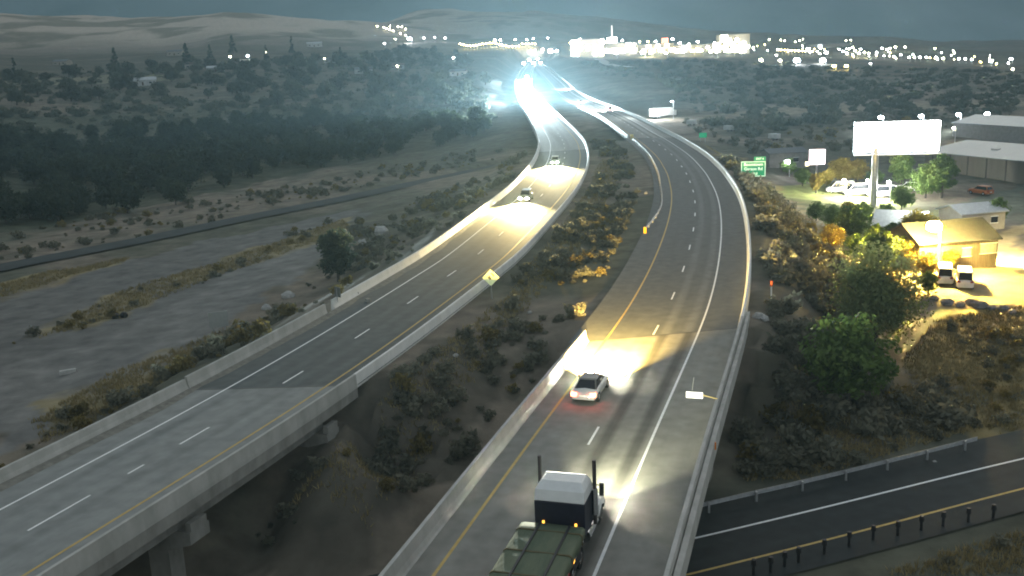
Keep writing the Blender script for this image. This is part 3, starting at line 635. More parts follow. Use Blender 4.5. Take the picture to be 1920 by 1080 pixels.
for pl, cnt in [([(1080, 118), (1300, 112), (1500, 122), (1920, 135), (1920, 180), (1600, 172), (1350, 165), (1150, 145)], 900), ([(1240, 150), (1450, 165), (1900, 180), (1900, 215), (1600, 245), (1420, 262), (1330, 240)], 420), ([(-60, 205), (300, 190), (600, 190), (900, 160), (930, 240), (700, 260), (-60, 300)], 700), ([(-60, 130), (300, 125), (600, 110), (880, 110), (900, 160), (600, 190), (300, 190), (-60, 205)], 600)]:
    for q in randin([tuple(G(x, y)[:2]) for x, y in pl], cnt, rs):
        fb_.append((0, q[0], q[1], .35+1.3*rs.random()**3, False))
for pth in (RP, LP):
    xy = np.array([(c[1], c[2]) for c in fb_]); o_, st_, _ = pth.dist(xy[:, 0], xy[:, 1]); fb_ = [c for c, k in zip(fb_, np.abs(o_) > 13) if k]
cover('far_brush', fb_, FB, LV['far'], 'far dark brush and thickets spread over the flats')
# dry grass
tufts = []
for pl, cnt in [([(60, 640), (230, 545), (420, 490), (640, 412), (660, 428), (400, 520), (200, 600)], 2200), ([(0, 535), (130, 505), (240, 484), (235, 492), (120, 522), (0, 558)], 700), ([(60, 790), (200, 705), (420, 620), (300, 720), (80, 830)], 900), ([(1690, 680), (1760, 600), (1919, 575), (1919, 830), (1740, 760)], 2200),
                ([(1400, 900), (1480, 700), (1700, 720), (1850, 800), (1500, 900)], 1500), ([(700, 1000), (900, 700), (1080, 480), (1180, 300), (1130, 300), (950, 560), (620, 860), (520, 980)], 2600), ([(1320, 272), (1500, 400), (1560, 430), (1450, 380)], 500), ([(1500, 1075), (1919, 980), (1919, 1079)], 500)]:
    tufts.append(randin([tuple(G(x, y)[:2]) for x, y in pl], cnt, rs))
tufts = np.concatenate(tufts); ok = np.ones(len(tufts), bool)
for pth, lo_, hi_, sj in ((RP, 7.2, 8.2, sRj-6), (LP, 8.2, 7.4, sLj-6), (LOW, 6.2, 6.2, -1)):
    o_, st_, _ = pth.dist(tufts[:, 0], tufts[:, 1]); ok &= (o_ < -lo_) | (o_ > hi_) | (st_ < sj)
tufts = tufts[ok]; k = 6; n_ = len(tufts)*k
bx = np.repeat(tufts, k, 0)+rs.normal(size=(n_, 2))*.16; bz = hgt(bx[:, 0], bx[:, 1])-.03; an = rs.random(n_)*6.28; hh = .18+.35*rs.random(n_); wd = .03+.04*rs.random(n_)
ux, uy = np.cos(an)*wd, np.sin(an)*wd; lx, ly = rs.normal(size=n_)*.12, rs.normal(size=n_)*.12
V = np.stack([np.stack([bx[:, 0]-ux, bx[:, 1]-uy, bz], -1), np.stack([bx[:, 0]+ux, bx[:, 1]+uy, bz], -1), np.stack([bx[:, 0]+lx, bx[:, 1]+ly, bz+hh], -1)], 1)
tag(quads('dry_grass', V, mat('dry_grass', (.2, .16, .07), .9, col2=(.36, .29, .14), scale=.5), n=3), 'tufts of dry yellow grass on the banks and fields', 'grass', kind='stuff')
# stones
def rock(px, py, s_, label, m, gp=None):
    g = G(px, py); r3 = random.Random(px*7+py); mb = MB(); mb.sphere((0, 0, .15*s_), .5*s_, 7, 5, .7)
    mb.v = [(x*(1+r3.uniform(-.25, .25)), y*(1+r3.uniform(-.25, .25)), z*(1+r3.uniform(-.2, .2))) for x, y, z in mb.v]
    o = mb.build('rock', m); o.location = (g[0], g[1], g[2]); o.rotation_euler = (0, 0, r3.random()*6); tag(o, label, 'rock', gp)
PALE = mat('pale_rock', (.4, .39, .37), .9, var=.3, scale=3); GREYR = mat('grey_rock', (.22, .21, .2), .9, var=.3, scale=3)
for px, py, s_ in [(1752, 563, 1.2), (1775, 572, 1.6), (1800, 575, 1.3), (1823, 572, 1.5), (1838, 577, 1.9), (1858, 581, 1.2), (1880, 584, 1.5), (1897, 590, 1.2)]: rock(px, py, s_, 'rounded stone in the row below the two white vans', GREYR, 'stones below the vans')
for px, py, s_, lb in [(1423, 596, 1.1, 'pale stone beside the right barrier near the bridge joint'), (1434, 601, .8, 'smaller pale stone right of the one beside the bridge joint'), (993, 588, .5, 'white stone alone in the median brush'), (1211, 364, .7, 'small pale stone in the median left of the guardrail'),
                       (1060, 500, .6, 'pale stone half way up the median'), (855, 670, .5, 'pale stone beside the left bridge end'), (1752, 870, .4, 'white stone behind the lower guardrail'), (890, 640, .45, 'pale pebble on the bare median soil'), (540, 558, 1.6, 'rounded grey boulder below the juniper tree'), (500, 580, 1.2, 'brown grey boulder on the left verge, below the rounded one'),
                       (715, 440, 2.6, 'large pale mound of rock right of the juniper'), (680, 458, 1.6, 'smaller pale rock between the juniper and the large mound')]: rock(px, py, s_, lb, PALE)

# ================================================================== BUILDINGS
def lamp_mat(name, col, es): return mat(name, col, .5, emit=col, es=es, var=.02)
def point(name, loc, col, power, r=.3, parent=None):
    d = bpy.data.lights.new(name, 'POINT'); d.color = col; d.energy = power; d.shadow_soft_size = r
    o = bpy.data.objects.new(name, d); COL.objects.link(o); o.location = tuple(map(float, loc))
    if parent is not None: o.parent = parent
    return o
def spot(name, loc, rot, col, power, ang=60, blend=.6, r=.1, parent=None):
    d = bpy.data.lights.new(name, 'SPOT'); d.color = col; d.energy = power; d.spot_size = R(ang); d.spot_blend = blend; d.shadow_soft_size = r
    o = bpy.data.objects.new(name, d); COL.objects.link(o); o.location = loc; o.rotation_euler = rot
    if parent is not None: o.parent = parent
    return o
def house(name, loc, rz, w_, d_, h, rh, wallm, roofm, label, wins=(), lit=None, doors=(), eave=.4):
    """gabled building; front is -Y in its own axes, ridge along X; wins = (face, x, z, w, h)"""
    r_ = empty(name, loc, rz); x, y = w_/2, d_/2
    mb = MB(); mb.add([(-x, -y, -.6), (x, -y, -.6), (x, y, -.6), (-x, y, -.6), (-x, -y, h), (x, -y, h), (x, y, h), (-x, y, h), (-x, 0, h+rh), (x, 0, h+rh)], [(0, 1, 5, 4), (2, 3, 7, 6), (1, 2, 6, 9, 5), (3, 0, 4, 8, 7)])
    mb.build('wall', wallm, r_)
    e = eave; sl_ = rh/y
    mb = MB()
    for s_ in (-1, 1):
        a = [(-x-e, s_*(y+e), h-e*sl_), (x+e, s_*(y+e), h-e*sl_), (x+e, 0, h+rh), (-x-e, 0, h+rh)]
        mb.add([(p[0], p[1], p[2]+.02) for p in a]+[(p[0], p[1], p[2]+.2) for p in a], [(0, 1, 2, 3), (4, 5, 6, 7), (0, 1, 5, 4), (1, 2, 6, 5), (3, 0, 4, 7)])
    mb.build('roof', roofm, r_)
    for fc, wx, wz, ww, wh in wins:
        wn = MB()
        if fc == 'f': wn.box(wx-ww/2, wx+ww/2, -y-.06, -y+.05, wz-wh/2, wz+wh/2)
        else: wn.box(x-.05, x+.06, wx-ww/2, wx+ww/2, wz-wh/2, wz+wh/2)
        o = wn.build('window', lit or GLASS, r_)
        fr = MB()
        if fc == 'f':
            fr.box(wx-ww/2-.1, wx+ww/2+.1, -y-.09, -y-.02, wz-wh/2-.1, wz-wh/2); fr.box(wx-ww/2-.1, wx+ww/2+.1, -y-.09, -y-.02, wz+wh/2, wz+wh/2+.1)
        else:
            fr.box(x+.02, x+.09, wx-ww/2-.1, wx+ww/2+.1, wz-wh/2-.1, wz-wh/2)
        fr.build('frame', WHITE_P, o)
    for fc, wx, ww, wh in doors:
        dm = MB().box(wx-ww/2, wx+ww/2, -y-.07, -y+.05, -.1, wh).build('door', mat('door_brown', (.1, .07, .05), .7), r_); MB().box(wx+ww*.35, wx+ww*.4, -y-.12, -y-.07, 1.0, 1.1).build('handle', STEEL, dm)
    tag(r_, label, 'building' if name != 'house' else 'house'); return r_
WALLS = [mat('wall_cream', (.35, .32, .27), .9, scale=1), mat('wall_grey', (.24, .24, .23), .9, scale=1), mat('wall_brown', (.15, .11, .08), .9, scale=1), mat('wall_white', (.5, .5, .49), .9, scale=1)]
ROOFS = [mat('roof_grey', (.14, .15, .16), .85, scale=2), mat('roof_brown', (.11, .085, .07), .85, scale=2), mat('roof_pale', (.42, .44, .46), .5, metal=.2, scale=2), mat('roof_metal', (.2, .25, .27), .45, metal=.4, scale=1, stretch=(8, .2, 1))]
for px, py, w_, d_, h, rz, wi, ri, lb in [(268, 160, 17, 11, 3.4, .35, 3, 2, 'long low house with pale roof standing alone above the riverside wood'), (365, 128, 14, 10, 3.2, .1, 0, 1, 'cream house half hidden by trees right of the tall conifer'), (118, 122, 15, 10, 3.5, -.2, 0, 0, 'cream house at far left below the bare hillside'),
                                          (620, 118, 14, 9, 3.4, .3, 1, 0, 'grey house among trees on the far slope, right of centre left'), (560, 116, 13, 9, 3.2, -.2, 0, 1, 'small cream house on the far slope beside the small lights'), (682, 138, 13, 9, 3.2, .2, 3, 0, 'white walled house in the trees near the yellow lamp'),
                                          (745, 130, 12, 9, 3.2, .1, 1, 1, 'grey house beside the lone yellow lamp among the far trees'), (330, 104, 16, 10, 4, .0, 0, 0, 'cream house at the foot of the bare hill'), (590, 88, 18, 10, 4, .1, 3, 2, 'white house high on the hill shoulder'), (860, 142, 12, 9, 3.2, -.1, 3, 0, 'pale house left of the headlight glare'), (405, 135, 13, 9, 3.2, .2, 1, 2, 'grey house with light roof below the cream one')]:
    g = G(px, py); house('house', g, rz, w_, d_, h, d_*.16, WALLS[wi], ROOFS[ri], lb, wins=[('f', -w_*.3, 1.7, 1.6, 1.2), ('f', w_*.28, 1.7, 1.6, 1.2)], doors=[('f', 0, 1, 2.1)])
# the yard on the right
gA = P(1755, 326, -7); gB = P(1925, 347, -7); az = math.atan2(gB[1]-gA[1], gB[0]-gA[0])
cc = lerp(gA, gB, .78)+np.array([-math.sin(az), math.cos(az), 0])*13; cc[2] = hgt(cc[0], cc[1])
L_ = 46
sh = house('warehouse', cc, az, L_, 26, 4.7, 1.7, mat('shed_wall', (.12, .115, .1), .8, scale=.6, stretch=(1, 1, .2)), ROOFS[3], 'long metal shed with blue-grey roof behind the billboard', wins=())
for k in range(9):
    x = -L_/2+2.5+k*(L_-5)/8; MB().box(x-.14, x+.14, -13.12, -13.0, -.4, 4.6).build('wall_rib', mat('rib_dark', (.05, .05, .05), .8), sh)
for x in (-9, 6): MB().box(x-.8, x+.8, -7, -5.8, 5.3, 5.95).build('roof_vent', ROOFS[2], sh)
g = G(1895, 262); house('warehouse', (g[0], g[1], g[2]), az, 26, 18, 4.8, 1.8, WALLS[1], ROOFS[3], 'second metal shed with dark blue roof behind the long shed', wins=())
gA = P(1722, 512, -7.1); gB = P(1868, 500, -7.1); az2 = math.atan2(gB[1]-gA[1], gB[0]-gA[0]); cc = lerp(gA, gB, .5)+np.array([-math.sin(az2), math.cos(az2), 0])*4.2; cc[2] = hgt(cc[0], cc[1])
wd_ = float(np.linalg.norm(gB-gA))
barn = house('house', cc, az2, wd_, 8.4, 3.9, 2.0, mat('wood_wall', (.1, .08, .06), .9, col2=(.17, .14, .1), scale=1.2, stretch=(6, 6, .4)), mat('roof_dark', (.05, .05, .055), .9, scale=2), 'brown house with grey gable roof behind the sodium lamp', wins=[('f', wd_*.38, 2.6, 2.4, 1.3), ('f', wd_*.1, 2.3, 1.3, 1.1)], lit=mat('pale_pane', (.35, .37, .33), .25), doors=[('f', -wd_*.12, 1.1, 2.2)])
fl = MB().box(wd_/2, wd_/2+.35, -1.2, -.8, 3.1, 3.4).build('wall_floodlight', lamp_mat('warm_flood', (1, .8, .35), 60), barn)
spot('flood_beam', (wd_/2+.5, -1.0, 3.2), (R(48), 0, R(-80)), (1, .8, .34), 30000, 120, .5, parent=barn)
g = G(1688, 452); house('house', g, -.55, 7, 6, 2.8, 1.8, WALLS[0], ROOFS[2], 'house with bright pale roof behind the golden trees', wins=[('f', 2, 1.8, 1.2, 1), ('f', -2, 1.8, 1.2, 1)])
point('yard_light', (g[0]+3, g[1]-2, g[2]+7.5), (.95, 1, .9), 3000)
g = G(1468, 312); house('cabin', (g[0], g[1], g[2]), .1, 9, 6, 3.4, .8, WALLS[1], ROOFS[0], 'plain grey cabin behind the green road sign', wins=[('f', 2, 1.7, 1.2, 1)])
g = G(1820, 425); house('cabin', (g[0], g[1], g[2]), .2, 8, 6, 2.8, 1.0, WALLS[0], ROOFS[2], 'low cabin with bright roof behind the brown house', wins=[('f', 2, 1.5, 1.2, 1)])

# ------------------------------------------------------------------ signs
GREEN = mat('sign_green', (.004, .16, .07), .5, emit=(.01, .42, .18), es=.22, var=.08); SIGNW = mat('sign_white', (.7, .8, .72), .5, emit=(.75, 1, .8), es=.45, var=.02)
def panel_sign(name, loc, rz, w_, h, zb, m, label, posts=2, back=STEEL, pr=.09):
    r_ = empty(name, loc, rz)
    p = MB().box(-w_/2, w_/2, -.03, .03, zb, zb+h).build('panel', m, r_)
    for k in range(posts):
        x = 0 if posts == 1 else (-w_*.3 if k == 0 else w_*.3)
        MB().tube((x, .1, -.6), (x, .1, zb+h*.85), pr, n=8).build('post', back, r_)
    tag(r_, label, 'sign'); return r_, p
g = G(1412, 343); a = math.atan2(-g[0], g[1]); s_ = F/np.hypot(g[1], g[0])*.97
gz = PY(1412, 331, g[1])[2]-g[2]; k = g[1]/F*1.02
W_, H_ = 44*k, 28*k
sg, pn = panel_sign('road_sign', g, a, W_, H_, gz, GREEN, 'green highway sign with white lettering beside the right-hand curve')
bd = MB(); t_ = .09
for (x0, x1, z0, z1) in ((-W_/2+.05, W_/2-.05, gz+.05, gz+.05+t_), (-W_/2+.05, W_/2-.05, gz+H_-.05-t_, gz+H_-.05), (-W_/2+.05, -W_/2+.05+t_, gz+.05+t_, gz+H_-.05-t_), (W_/2-.05-t_, W_/2-.05, gz+.05+t_, gz+H_-.05-t_)): bd.box(x0, x1, -.045, -.032, z0, z1)
bd.build('border', SIGNW, pn)
for tx, dz_ in (('Boomtown', .79), ('Garson Rd', .5), ('1 MILE', .19)): text(tx, H_*.27 if tx[0] != '1' else H_*.2, SIGNW, pn, (0, -.04, gz+H_*dz_))
tb = MB().box(W_*.02, W_*.5, -.03, .03, gz+H_+.02, gz+H_+H_*.3).build('exit_tab', GREEN, sg); text('EXIT 4', H_*.17, SIGNW, tb, (W_*.26, -.04, gz+H_*1.16))
spot('sign_beam', (0, -9, gz-1.5), (R(105), 0, 0), (.9, 1, .9), 150, 60, .5, parent=sg)
g = G(1318, 266); panel_sign('road_sign', g, math.atan2(-g[0], g[1]), 2.2, 1.4, 1.2, GREEN, 'small green sign beyond the outer barrier of the right-hand curve', pr=.06)
g = G(412, 622); panel_sign('road_sign', g, .35, 2.0, 1.7, .5, mat('sign_back', (.4, .42, .41), .5, metal=.3, var=.1, scale=3), 'plain grey sign panel standing on the left verge by the gravel')
u = LP.near(*P(685, 582, 0)[:2])+.6; p = LP.at(u, -6.6, 0); panel_sign('road_sign', p, LP.head(u)-math.pi/2+2.6, 1.0, 1.0, 1.0, mat('sign_back2', (.2, .21, .2), .5, metal=.3), 'small dark sign seen from behind in the gap of the left barrier', posts=1, pr=.05)
for px, py, lb in [(668, 553, 'dark broken barrier block lying by the barrier gap'), (690, 566, 'small grey rubble block at the barrier gap')]:
    g = P(px, py, 0); o = MB().box(-.35, .35, -.2, .2, 0, .35).build('rubble_block', CONC_D, bevel=.05); o.location = tuple(g+np.array([0, 0, .0])); o.rotation_euler = (0, 0, px); tag(o, lb, 'block')
# fluorescent diamond on the median-side barrier
p = P(921, 538, 1.0)
dr = empty('warning_sign', p, -.05)
d = .86; dz0 = .1
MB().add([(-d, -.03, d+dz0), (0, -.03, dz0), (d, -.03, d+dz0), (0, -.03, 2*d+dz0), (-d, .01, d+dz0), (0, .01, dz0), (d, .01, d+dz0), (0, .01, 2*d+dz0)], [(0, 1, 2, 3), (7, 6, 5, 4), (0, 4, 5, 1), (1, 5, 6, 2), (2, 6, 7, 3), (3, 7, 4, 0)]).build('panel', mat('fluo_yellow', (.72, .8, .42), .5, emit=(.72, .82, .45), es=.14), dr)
MB().tube((0, .06, -2.2), (0, .06, 1.5), .05).build('post', STEEL, dr)
SYM = mat('symbol_grey', (.16, .17, .13), .6)
MB().add([(.1, -.036, 1.45+dz0-.05), (.42, -.036, 1.1+dz0), (.3, -.036, .95+dz0), (.0, -.036, 1.3+dz0)], [(0, 1, 2, 3)]).build('symbol', SYM, dr)
MB().add([(-.35, -.036, .95+dz0), (-.1, -.036, 1.1+dz0), (.08, -.036, .72+dz0), (-.1, -.036, .62+dz0)], [(0, 1, 2, 3)]).build('symbol', SYM, dr)
tag(dr, 'bright yellow-green diamond sign rising behind the barrier of the left-hand roadway', 'sign')
p = GP.at(GP.L-1, 0, 0); r_ = empty('object_marker', tuple(p+np.array([0, -1.2, 0]))); MB().box(-.45, .45, -.03, .03, .3, 1.6).build('panel', mat('marker_yellow', (.75, .7, .35), .5), r_); MB().tube((0, .06, -.4), (0, .06, 1.4), .04).build('post', STEEL, r_); tag(r_, 'pale yellow marker panel where the guardrail meets the far bridge', 'sign')
# white plate on the shoulder of the near bridge
u = RP.near(*P(1262, 762, 0)[:2]); p = RP.at(u, 6.4, 0)
r_ = empty('shoulder_sign', p, RP.head(u)-math.pi/2); MB().box(-1.3, -.2, -.03, .03, .98, 1.4).build('plate', mat('retro_white', (.85, .85, .83), .4, emit=(1, 1, .97), es=.35), r_); MB().tube((-.2, .06, 1.2), (.75, .06, 1.0), .05).build('bracket', mat('brass', (.4, .32, .15), .5), r_); MB().tube((-.9, .05, 1.5), (-.8, .05, 2.4), .02).build('rod', STEEL, r_)  # plate given its own glow in place of headlights thrown back
tag(r_, 'white rectangular plate bracketed off the right barrier of the near bridge', 'sign')
g = G(1446, 560); r_ = empty('marker_post', g); MB().tube((0, 0, -.3), (0, 0, 1.2), .07).build('post', WHITE_P, r_); MB().tube((0, 0, 1.2), (0, 0, 1.75), .11).build('cap', mat('orange_red', (.6, .12, .04), .6), r_); tag(r_, 'white marker post with red-orange top on the right slope', 'post')
u = RP.near(*P(1250, 842, 0)[:2]); p = RP.at(u, 7.68, .1); o = MB().box(-.1, .02, -.06, .06, 0, .45).build('reflector', mat('orange_red2', (.8, .25, .03), .5)); o.location = tuple(p); tag(o, 'small orange reflector on the outer ledge of the near bridge', 'reflector')
# things on the gravel
g = G(128, 702); o = MB().box(-.75, .75, -.2, .2, -.05, .42).build('concrete_block', mat('pale_concrete', (.5, .49, .46), .9), bevel=.05); o.location = tuple(g); o.rotation_euler = (0, 0, .45); tag(o, 'pale concrete block lying on the gravel at far left', 'block')
g = G(224, 596); mb = MB(); r3 = random.Random(4)
for k in range(5): mb.sphere((r3.uniform(-.6, .6), r3.uniform(-.3, .3), .25), r3.uniform(.35, .55), 8, 6, .8)
o = mb.build('black_bags', mat('black_plastic', (.008, .008, .008), .5), smooth=True); o.location = tuple(g); tag(o, 'black heap lying on the grass beside the gravel track', 'heap')

# ------------------------------------------------------------------ billboard
g = G(1637, 388); bb = empty('billboard', g, -.2)
zt = PY(1680, 285, g[1])[2]-g[2]; zh = PY(1680, 226, g[1])[2]-g[2]; xl = PY(1604, 255, g[1])[0]-g[0]; xr = PY(1756, 255, g[1])[0]-g[0]
MB().tube((0, 0, -1), (0, 0, zt+1), .62, .55, 14).build('pole', STEEL, bb)
MB().box(xl, xr, -.02, .9, zt, zh).build('cabinet', DARKM, bb)
mb = MB().box(xl+.15, xr-.15, -.1, -.025, zt+.15, zh-.15); fc_ = mb.build('lit_face', mat('billboard_white', (.9, .92, .95), .5, emit=(1, 1, 1), es=4.0, var=.01), bb)
MB().box(xl, xr, -1.2, -.15, zt-.35, zt-.2).build('catwalk', STEEL, bb)
d = bpy.data.lights.new('billboard_glow', 'AREA'); d.shape = 'RECTANGLE'; d.size = xr-xl-1; d.size_y = zh-zt-.6; d.energy = 55000; o = bpy.data.objects.new('billboard_glow', d); COL.objects.link(o); o.parent = bb; o.location = ((xl+xr)/2, -.2, (zt+zh)/2); o.rotation_euler = (R(90), 0, 0)
tag(bb, 'glaring white blank billboard on an off-centre pole, right side', 'billboard')
g = G(1531, 335); bs = empty('lit_sign', g, -.1); z1 = PY(1531, 308, g[1])[2]-g[2]; z2 = PY(1531, 280, g[1])[2]-g[2]
MB().tube((0, 0, -.5), (0, 0, z1+.4), .2).build('pole', STEEL, bs); ww = 28*g[1]/F
MB().box(-ww/2, ww/2, -.4, .4, z1, z2).build('cabinet', mat('pink_glow', (.9, .7, .75), .5, emit=(1, .8, .85), es=1.6), bs); MB().box(-ww/2-.05, ww/2+.05, -.45, .45, z2, z2+.15).build('cap', DARKM, bs); MB().box(-ww*.75, -ww*.55, -.3, .3, z1-.3, z1+.6).build('side_board', mat('warm_glow', (.9, .8, .5), .5, emit=(1, .9, .6), es=1.2), bs); MB().box(-ww*.75, 0, -.05, .05, z1-.1, z1+.05).build('arm', STEEL, bs)
tag(bs, 'glowing pinkish sign cabinet on a pole left of the billboard', 'sign')

# ================================================================== LAMPS
def street_lamp(name, x, y, z, h, mm, label, group=None, head=.5, arm=1.2, pr=.08):
    r_ = empty(name, (x, y, z))
    MB().tube((0, 0, -.4), (0, 0, h), pr*1.4, pr, 6).build('post', STEEL, r_); MB().tube((0, 0, h-.1), (-arm, -.3*arm, h), pr*.8, pr*.7, 5).build('arm', STEEL, r_)
    o = MB().sphere((-arm, -.3*arm, h-.15*head), head, 8, 5, .7).build('lamp_head', mm, r_, smooth=True)
    tag(r_, label, 'street lamp', group); return r_
WL = lamp_mat('lamp_white', (1, 1, 1), 42); BL = lamp_mat('lamp_bluewhite', (.82, .88, 1), 60); YL = lamp_mat('lamp_sodium', (1, .74, .24), 45); CL = lamp_mat('lamp_cream', (1, .9, .55), 60)
def town_lamp(px, py, mm, head, label, group, h=None, drop=9):
    g = G(px, py+drop); z = PY(px, py, g[1])[2]; hh = max(4.0, min(z-g[2], 30))
    return street_lamp('street_lamp', g[0], g[1], g[2], hh, mm, label, group, head, arm=head*1.2, pr=.18)
for px, py in [(709, 49), (721, 51), (726, 53), (732, 55), (739, 58), (752, 62), (762, 66), (733, 49), (748, 50), (755, 50), (762, 54)]: town_lamp(px, py, CL, .8, 'tiny cream lamp in the string of lights on the far left hillside', 'lamps on the far left hillside', drop=7)
for px, py, mm, hd, lb in [(773, 72, BL, 2.6, 'brightest blue-white floodlight below the hillside lights'), (797, 71, WL, 1.0, 'white lamp just right of the blue-white floodlight'), (817, 70, WL, .8, 'second white lamp right of the blue-white floodlight'), (837, 71, WL, 1.2, 'third white lamp right of the blue-white floodlight'), (743, 73, CL, .7, 'cream lamp below the string of hillside lights'), (723, 81, WL, .8, 'small white lamp lowest left of the hillside lights'),
                           (747, 124, CL, .6, 'lone yellowish lamp among the far trees beside a grey house'), (853, 108, WL, .9, 'lone white lamp left of the headlight glare'), (434, 106, CL, .7, 'warm lamp left of the bright blue one among far houses'), (468, 104, BL, 1.1, 'bright blue-white lamp among the far houses on the left'), (501, 98, CL, .5, 'faint cream lamp right of the bright blue one'), (610, 110, CL, .45, 'faint pair-like lamp among far houses, left of the hill lights')]: town_lamp(px, py, mm, hd, lb, None)
for k in range(24): town_lamp(865+k*6.1, 82+3*math.sin(k*.5)+k*.12, YL, 1.0, 'yellow sodium lamp in the dense row left of the town centre', 'sodium lamps in a row')
for px, py in [(931, 75), (941, 75), (968, 74), (990, 74), (1002, 72), (1029, 71)]: town_lamp(px, py, WL, 1.2, 'tall white lamp standing above the row of yellow lamps', 'white lamps above the yellow row', drop=14)
for px, py in [(985, 118), (995, 112), (1003, 117), (1011, 110), (1017, 117), (1005, 100), (1020, 99), (1032, 97), (1040, 96), (1047, 95), (998, 105)]: town_lamp(px, py, WL, 1.5, 'white floodlight in the knot of lights above the headlight glare', 'floodlights above the glare', drop=8)
for px, py in [(1443, 74), (1465, 75), (1472, 76), (1492, 78), (1500, 76), (1506, 73), (1587, 76), (1596, 75), (1754, 91), (1788, 95), (1790, 99)]: town_lamp(px, py, CL, .9, 'small cream lamp high behind the right-hand town lights', 'small lamps behind the town', drop=6)
for k in range(11): town_lamp(1460+k*6.4, 93+k*.3, YL if k % 3 else CL, 1.0, 'yellow lamp in the short row right of the lit casino', 'yellow lamps right of the casino')
for px, py in [(1540, 90), (1575, 92), (1583, 96), (1590, 100), (1605, 95), (1615, 92), (1622, 98), (1630, 100), (1645, 98), (1655, 90), (1670, 90), (1680, 88), (1698, 88), (1664, 92), (1600, 89), (1612, 100)]: town_lamp(px, py, WL if px % 2 else CL, 1.3, 'white lamp in the dense cluster on the right of the town', 'dense lamp cluster')
for px, py in [(1678, 106), (1690, 102), (1706, 107), (1716, 107), (1726, 107), (1738, 107), (1756, 107), (1770, 109), (1799, 110), (1811, 110), (1823, 111)]: town_lamp(px, py, WL if px % 3 else CL, 1.05, 'white lamp in the spaced row at the right edge of town', 'spaced lamp row')
for px, py, mm, hd, lb in [(1500, 112, BL, 3.0, 'large blue-white floodlight below the yellow lamp row'), (1548, 112, BL, 3.0, 'large blue-white floodlight right of its twin below the town'), (1552, 98, WL, 2.2, 'white floodlight just above the second large one'), (1567, 123, YL, 1.5, 'left of two low orange lamps below the town'), (1590, 123, YL, 1.5, 'right of two low orange lamps below the town'), (1633, 119, WL, .7, 'small white lamp low right of the two orange ones'),
                           (1860, 114, WL, 1.7, 'bright white lamp second from the right end of town'), (1898, 110, WL, 1.9, 'bright white lamp at the right end of the town'), (1457, 103, WL, .8, 'white lamp between yellow row and low floodlights'), (1430, 112, CL, 1.6, 'cream floodlight left of the large blue-white one'), (1465, 113, CL, 1.3, 'cream lamp between the cream floodlight and the blue-white one'), (1900, 130, CL, .8, 'low cream lamp at the far right below the town')]: town_lamp(px, py, mm, hd, lb, None)
# lot lamps behind the billboard
for i_, (px, py, lb) in enumerate([(1655, 219, 'blue-white lot lamp just above the billboard, left one'), (1730, 217, 'blue-white lot lamp above the billboard, right one'), (1800, 214, 'blue-white lot lamp third along, above the long shed'), (1853, 213, 'blue-white lot lamp above the right end of the long shed')]):
    g = G(px, py+34); z = PY(px, py, g[1])[2]; o = street_lamp('street_lamp', g[0], g[1], g[2], z-g[2], BL, lb, None, .75, .9, .1); point('lot_light', (-.9, -.3, z-g[2]-.9), (.85, .92, 1), 900, .3, o)
for px, py, mm, hd, lb in [(1480, 302, BL, .55, 'blue-white lamp by the grey cabin near the green sign'), (1790, 240, CL, .4, 'small orange-white lamp above the long shed roof')]:
    g = G(px, py+30); z = PY(px, py, g[1])[2]; street_lamp('street_lamp', g[0], g[1], g[2], z-g[2], mm, lb, None, hd, .6, .09)
# the sodium lamp of the yard
g = G(1758, 522); z = PY(1758, 424, g[1])[2]; sod = street_lamp('street_lamp', g[0], g[1], g[2], z-g[2]+.2, lamp_mat('sodium_bulb', (1, .72, .2), 1500), 'glaring sodium lamp on a post before the brown house', None, 1.0, 1.0, .11)
point('sodium_light', (-1.0, -.3, z-g[2]-.75), (1, .62, .08), 14000, .35, sod)
for px, py, pw, cl_ in [(1585, 372, 5000, (1, .95, .7)), (1630, 372, 6500, (1, .97, .85)), (1668, 376, 5000, (1, .97, .85))]:
    g = G(px, py); o = street_lamp('floodlight_post', g[0], g[1], g[2], 3.6, WL, {1585: 'short floodlight post among white vehicles, left of billboard pole', 1630: 'short floodlight post among white vehicles at the billboard pole', 1668: 'short floodlight post among white vehicles, right of billboard pole'}[px], None, .3, .5, .07); point('flood', (-.5, -1.2, 3.2), cl_, pw, .2, o)

# ================================================================== THE LIT TOWN
def town_block(name, px0, px1, pyb, pyt, es, col, label, rows=2, cols=8, lights=1, pw=4000, cat='building'):
    g = G((px0+px1)/2, pyb); w_ = (px1-px0)*g[1]/F; h = (pyb-pyt)*g[1]/F
    r_ = empty(name, g, math.atan2(-g[0], g[1])*.6); m_ = mat('glow_'+name+str(px0), tuple(c*.9 for c in col), .5, emit=col, es=es, var=.02)
    MB().box(-w_/2, w_/2, 0, w_*.35, -6, h).build('wall', WALLS[0], r_)
    MB().box(-w_/2-.6, w_/2+.6, -.6, w_*.35+.6, h, h+.7).build('roof', ROOFS[0], r_)
    for i in range(rows):
        for k in range(cols):
            cw = w_/cols; ch = h/rows
            if random.random() < .45 or (i == rows-1 and random.random() < .4): continue
            MB().box(-w_/2+k*cw+cw*.06, -w_/2+(k+1)*cw-cw*.06, -.35, -.05, i*ch+ch*.1, (i+1)*ch-ch*.08).build('lit_window', m_, r_)
    for k in range(lights): point('facade_light', (-w_/2+w_*(k+.5)/lights, -14, h*.9), col, pw, 1, r_)
    tag(r_, label, cat); return r_
town_block('fuel_station', 1072, 1132, 106, 76, 14, (1, .97, .98), 'glaring white lit fuel station at the left end of the town', 3, 9, 2, 5000)
town_block('casino_building', 1136, 1192, 100, 82, 10, (1, .97, .92), 'white lit hall below the thin mast in the town', 2, 6, 1)
town_block('casino_building', 1196, 1262, 99, 84, 9, (1, .9, .68), 'long lit hall right of the mast, middle of the town', 2, 8, 1)
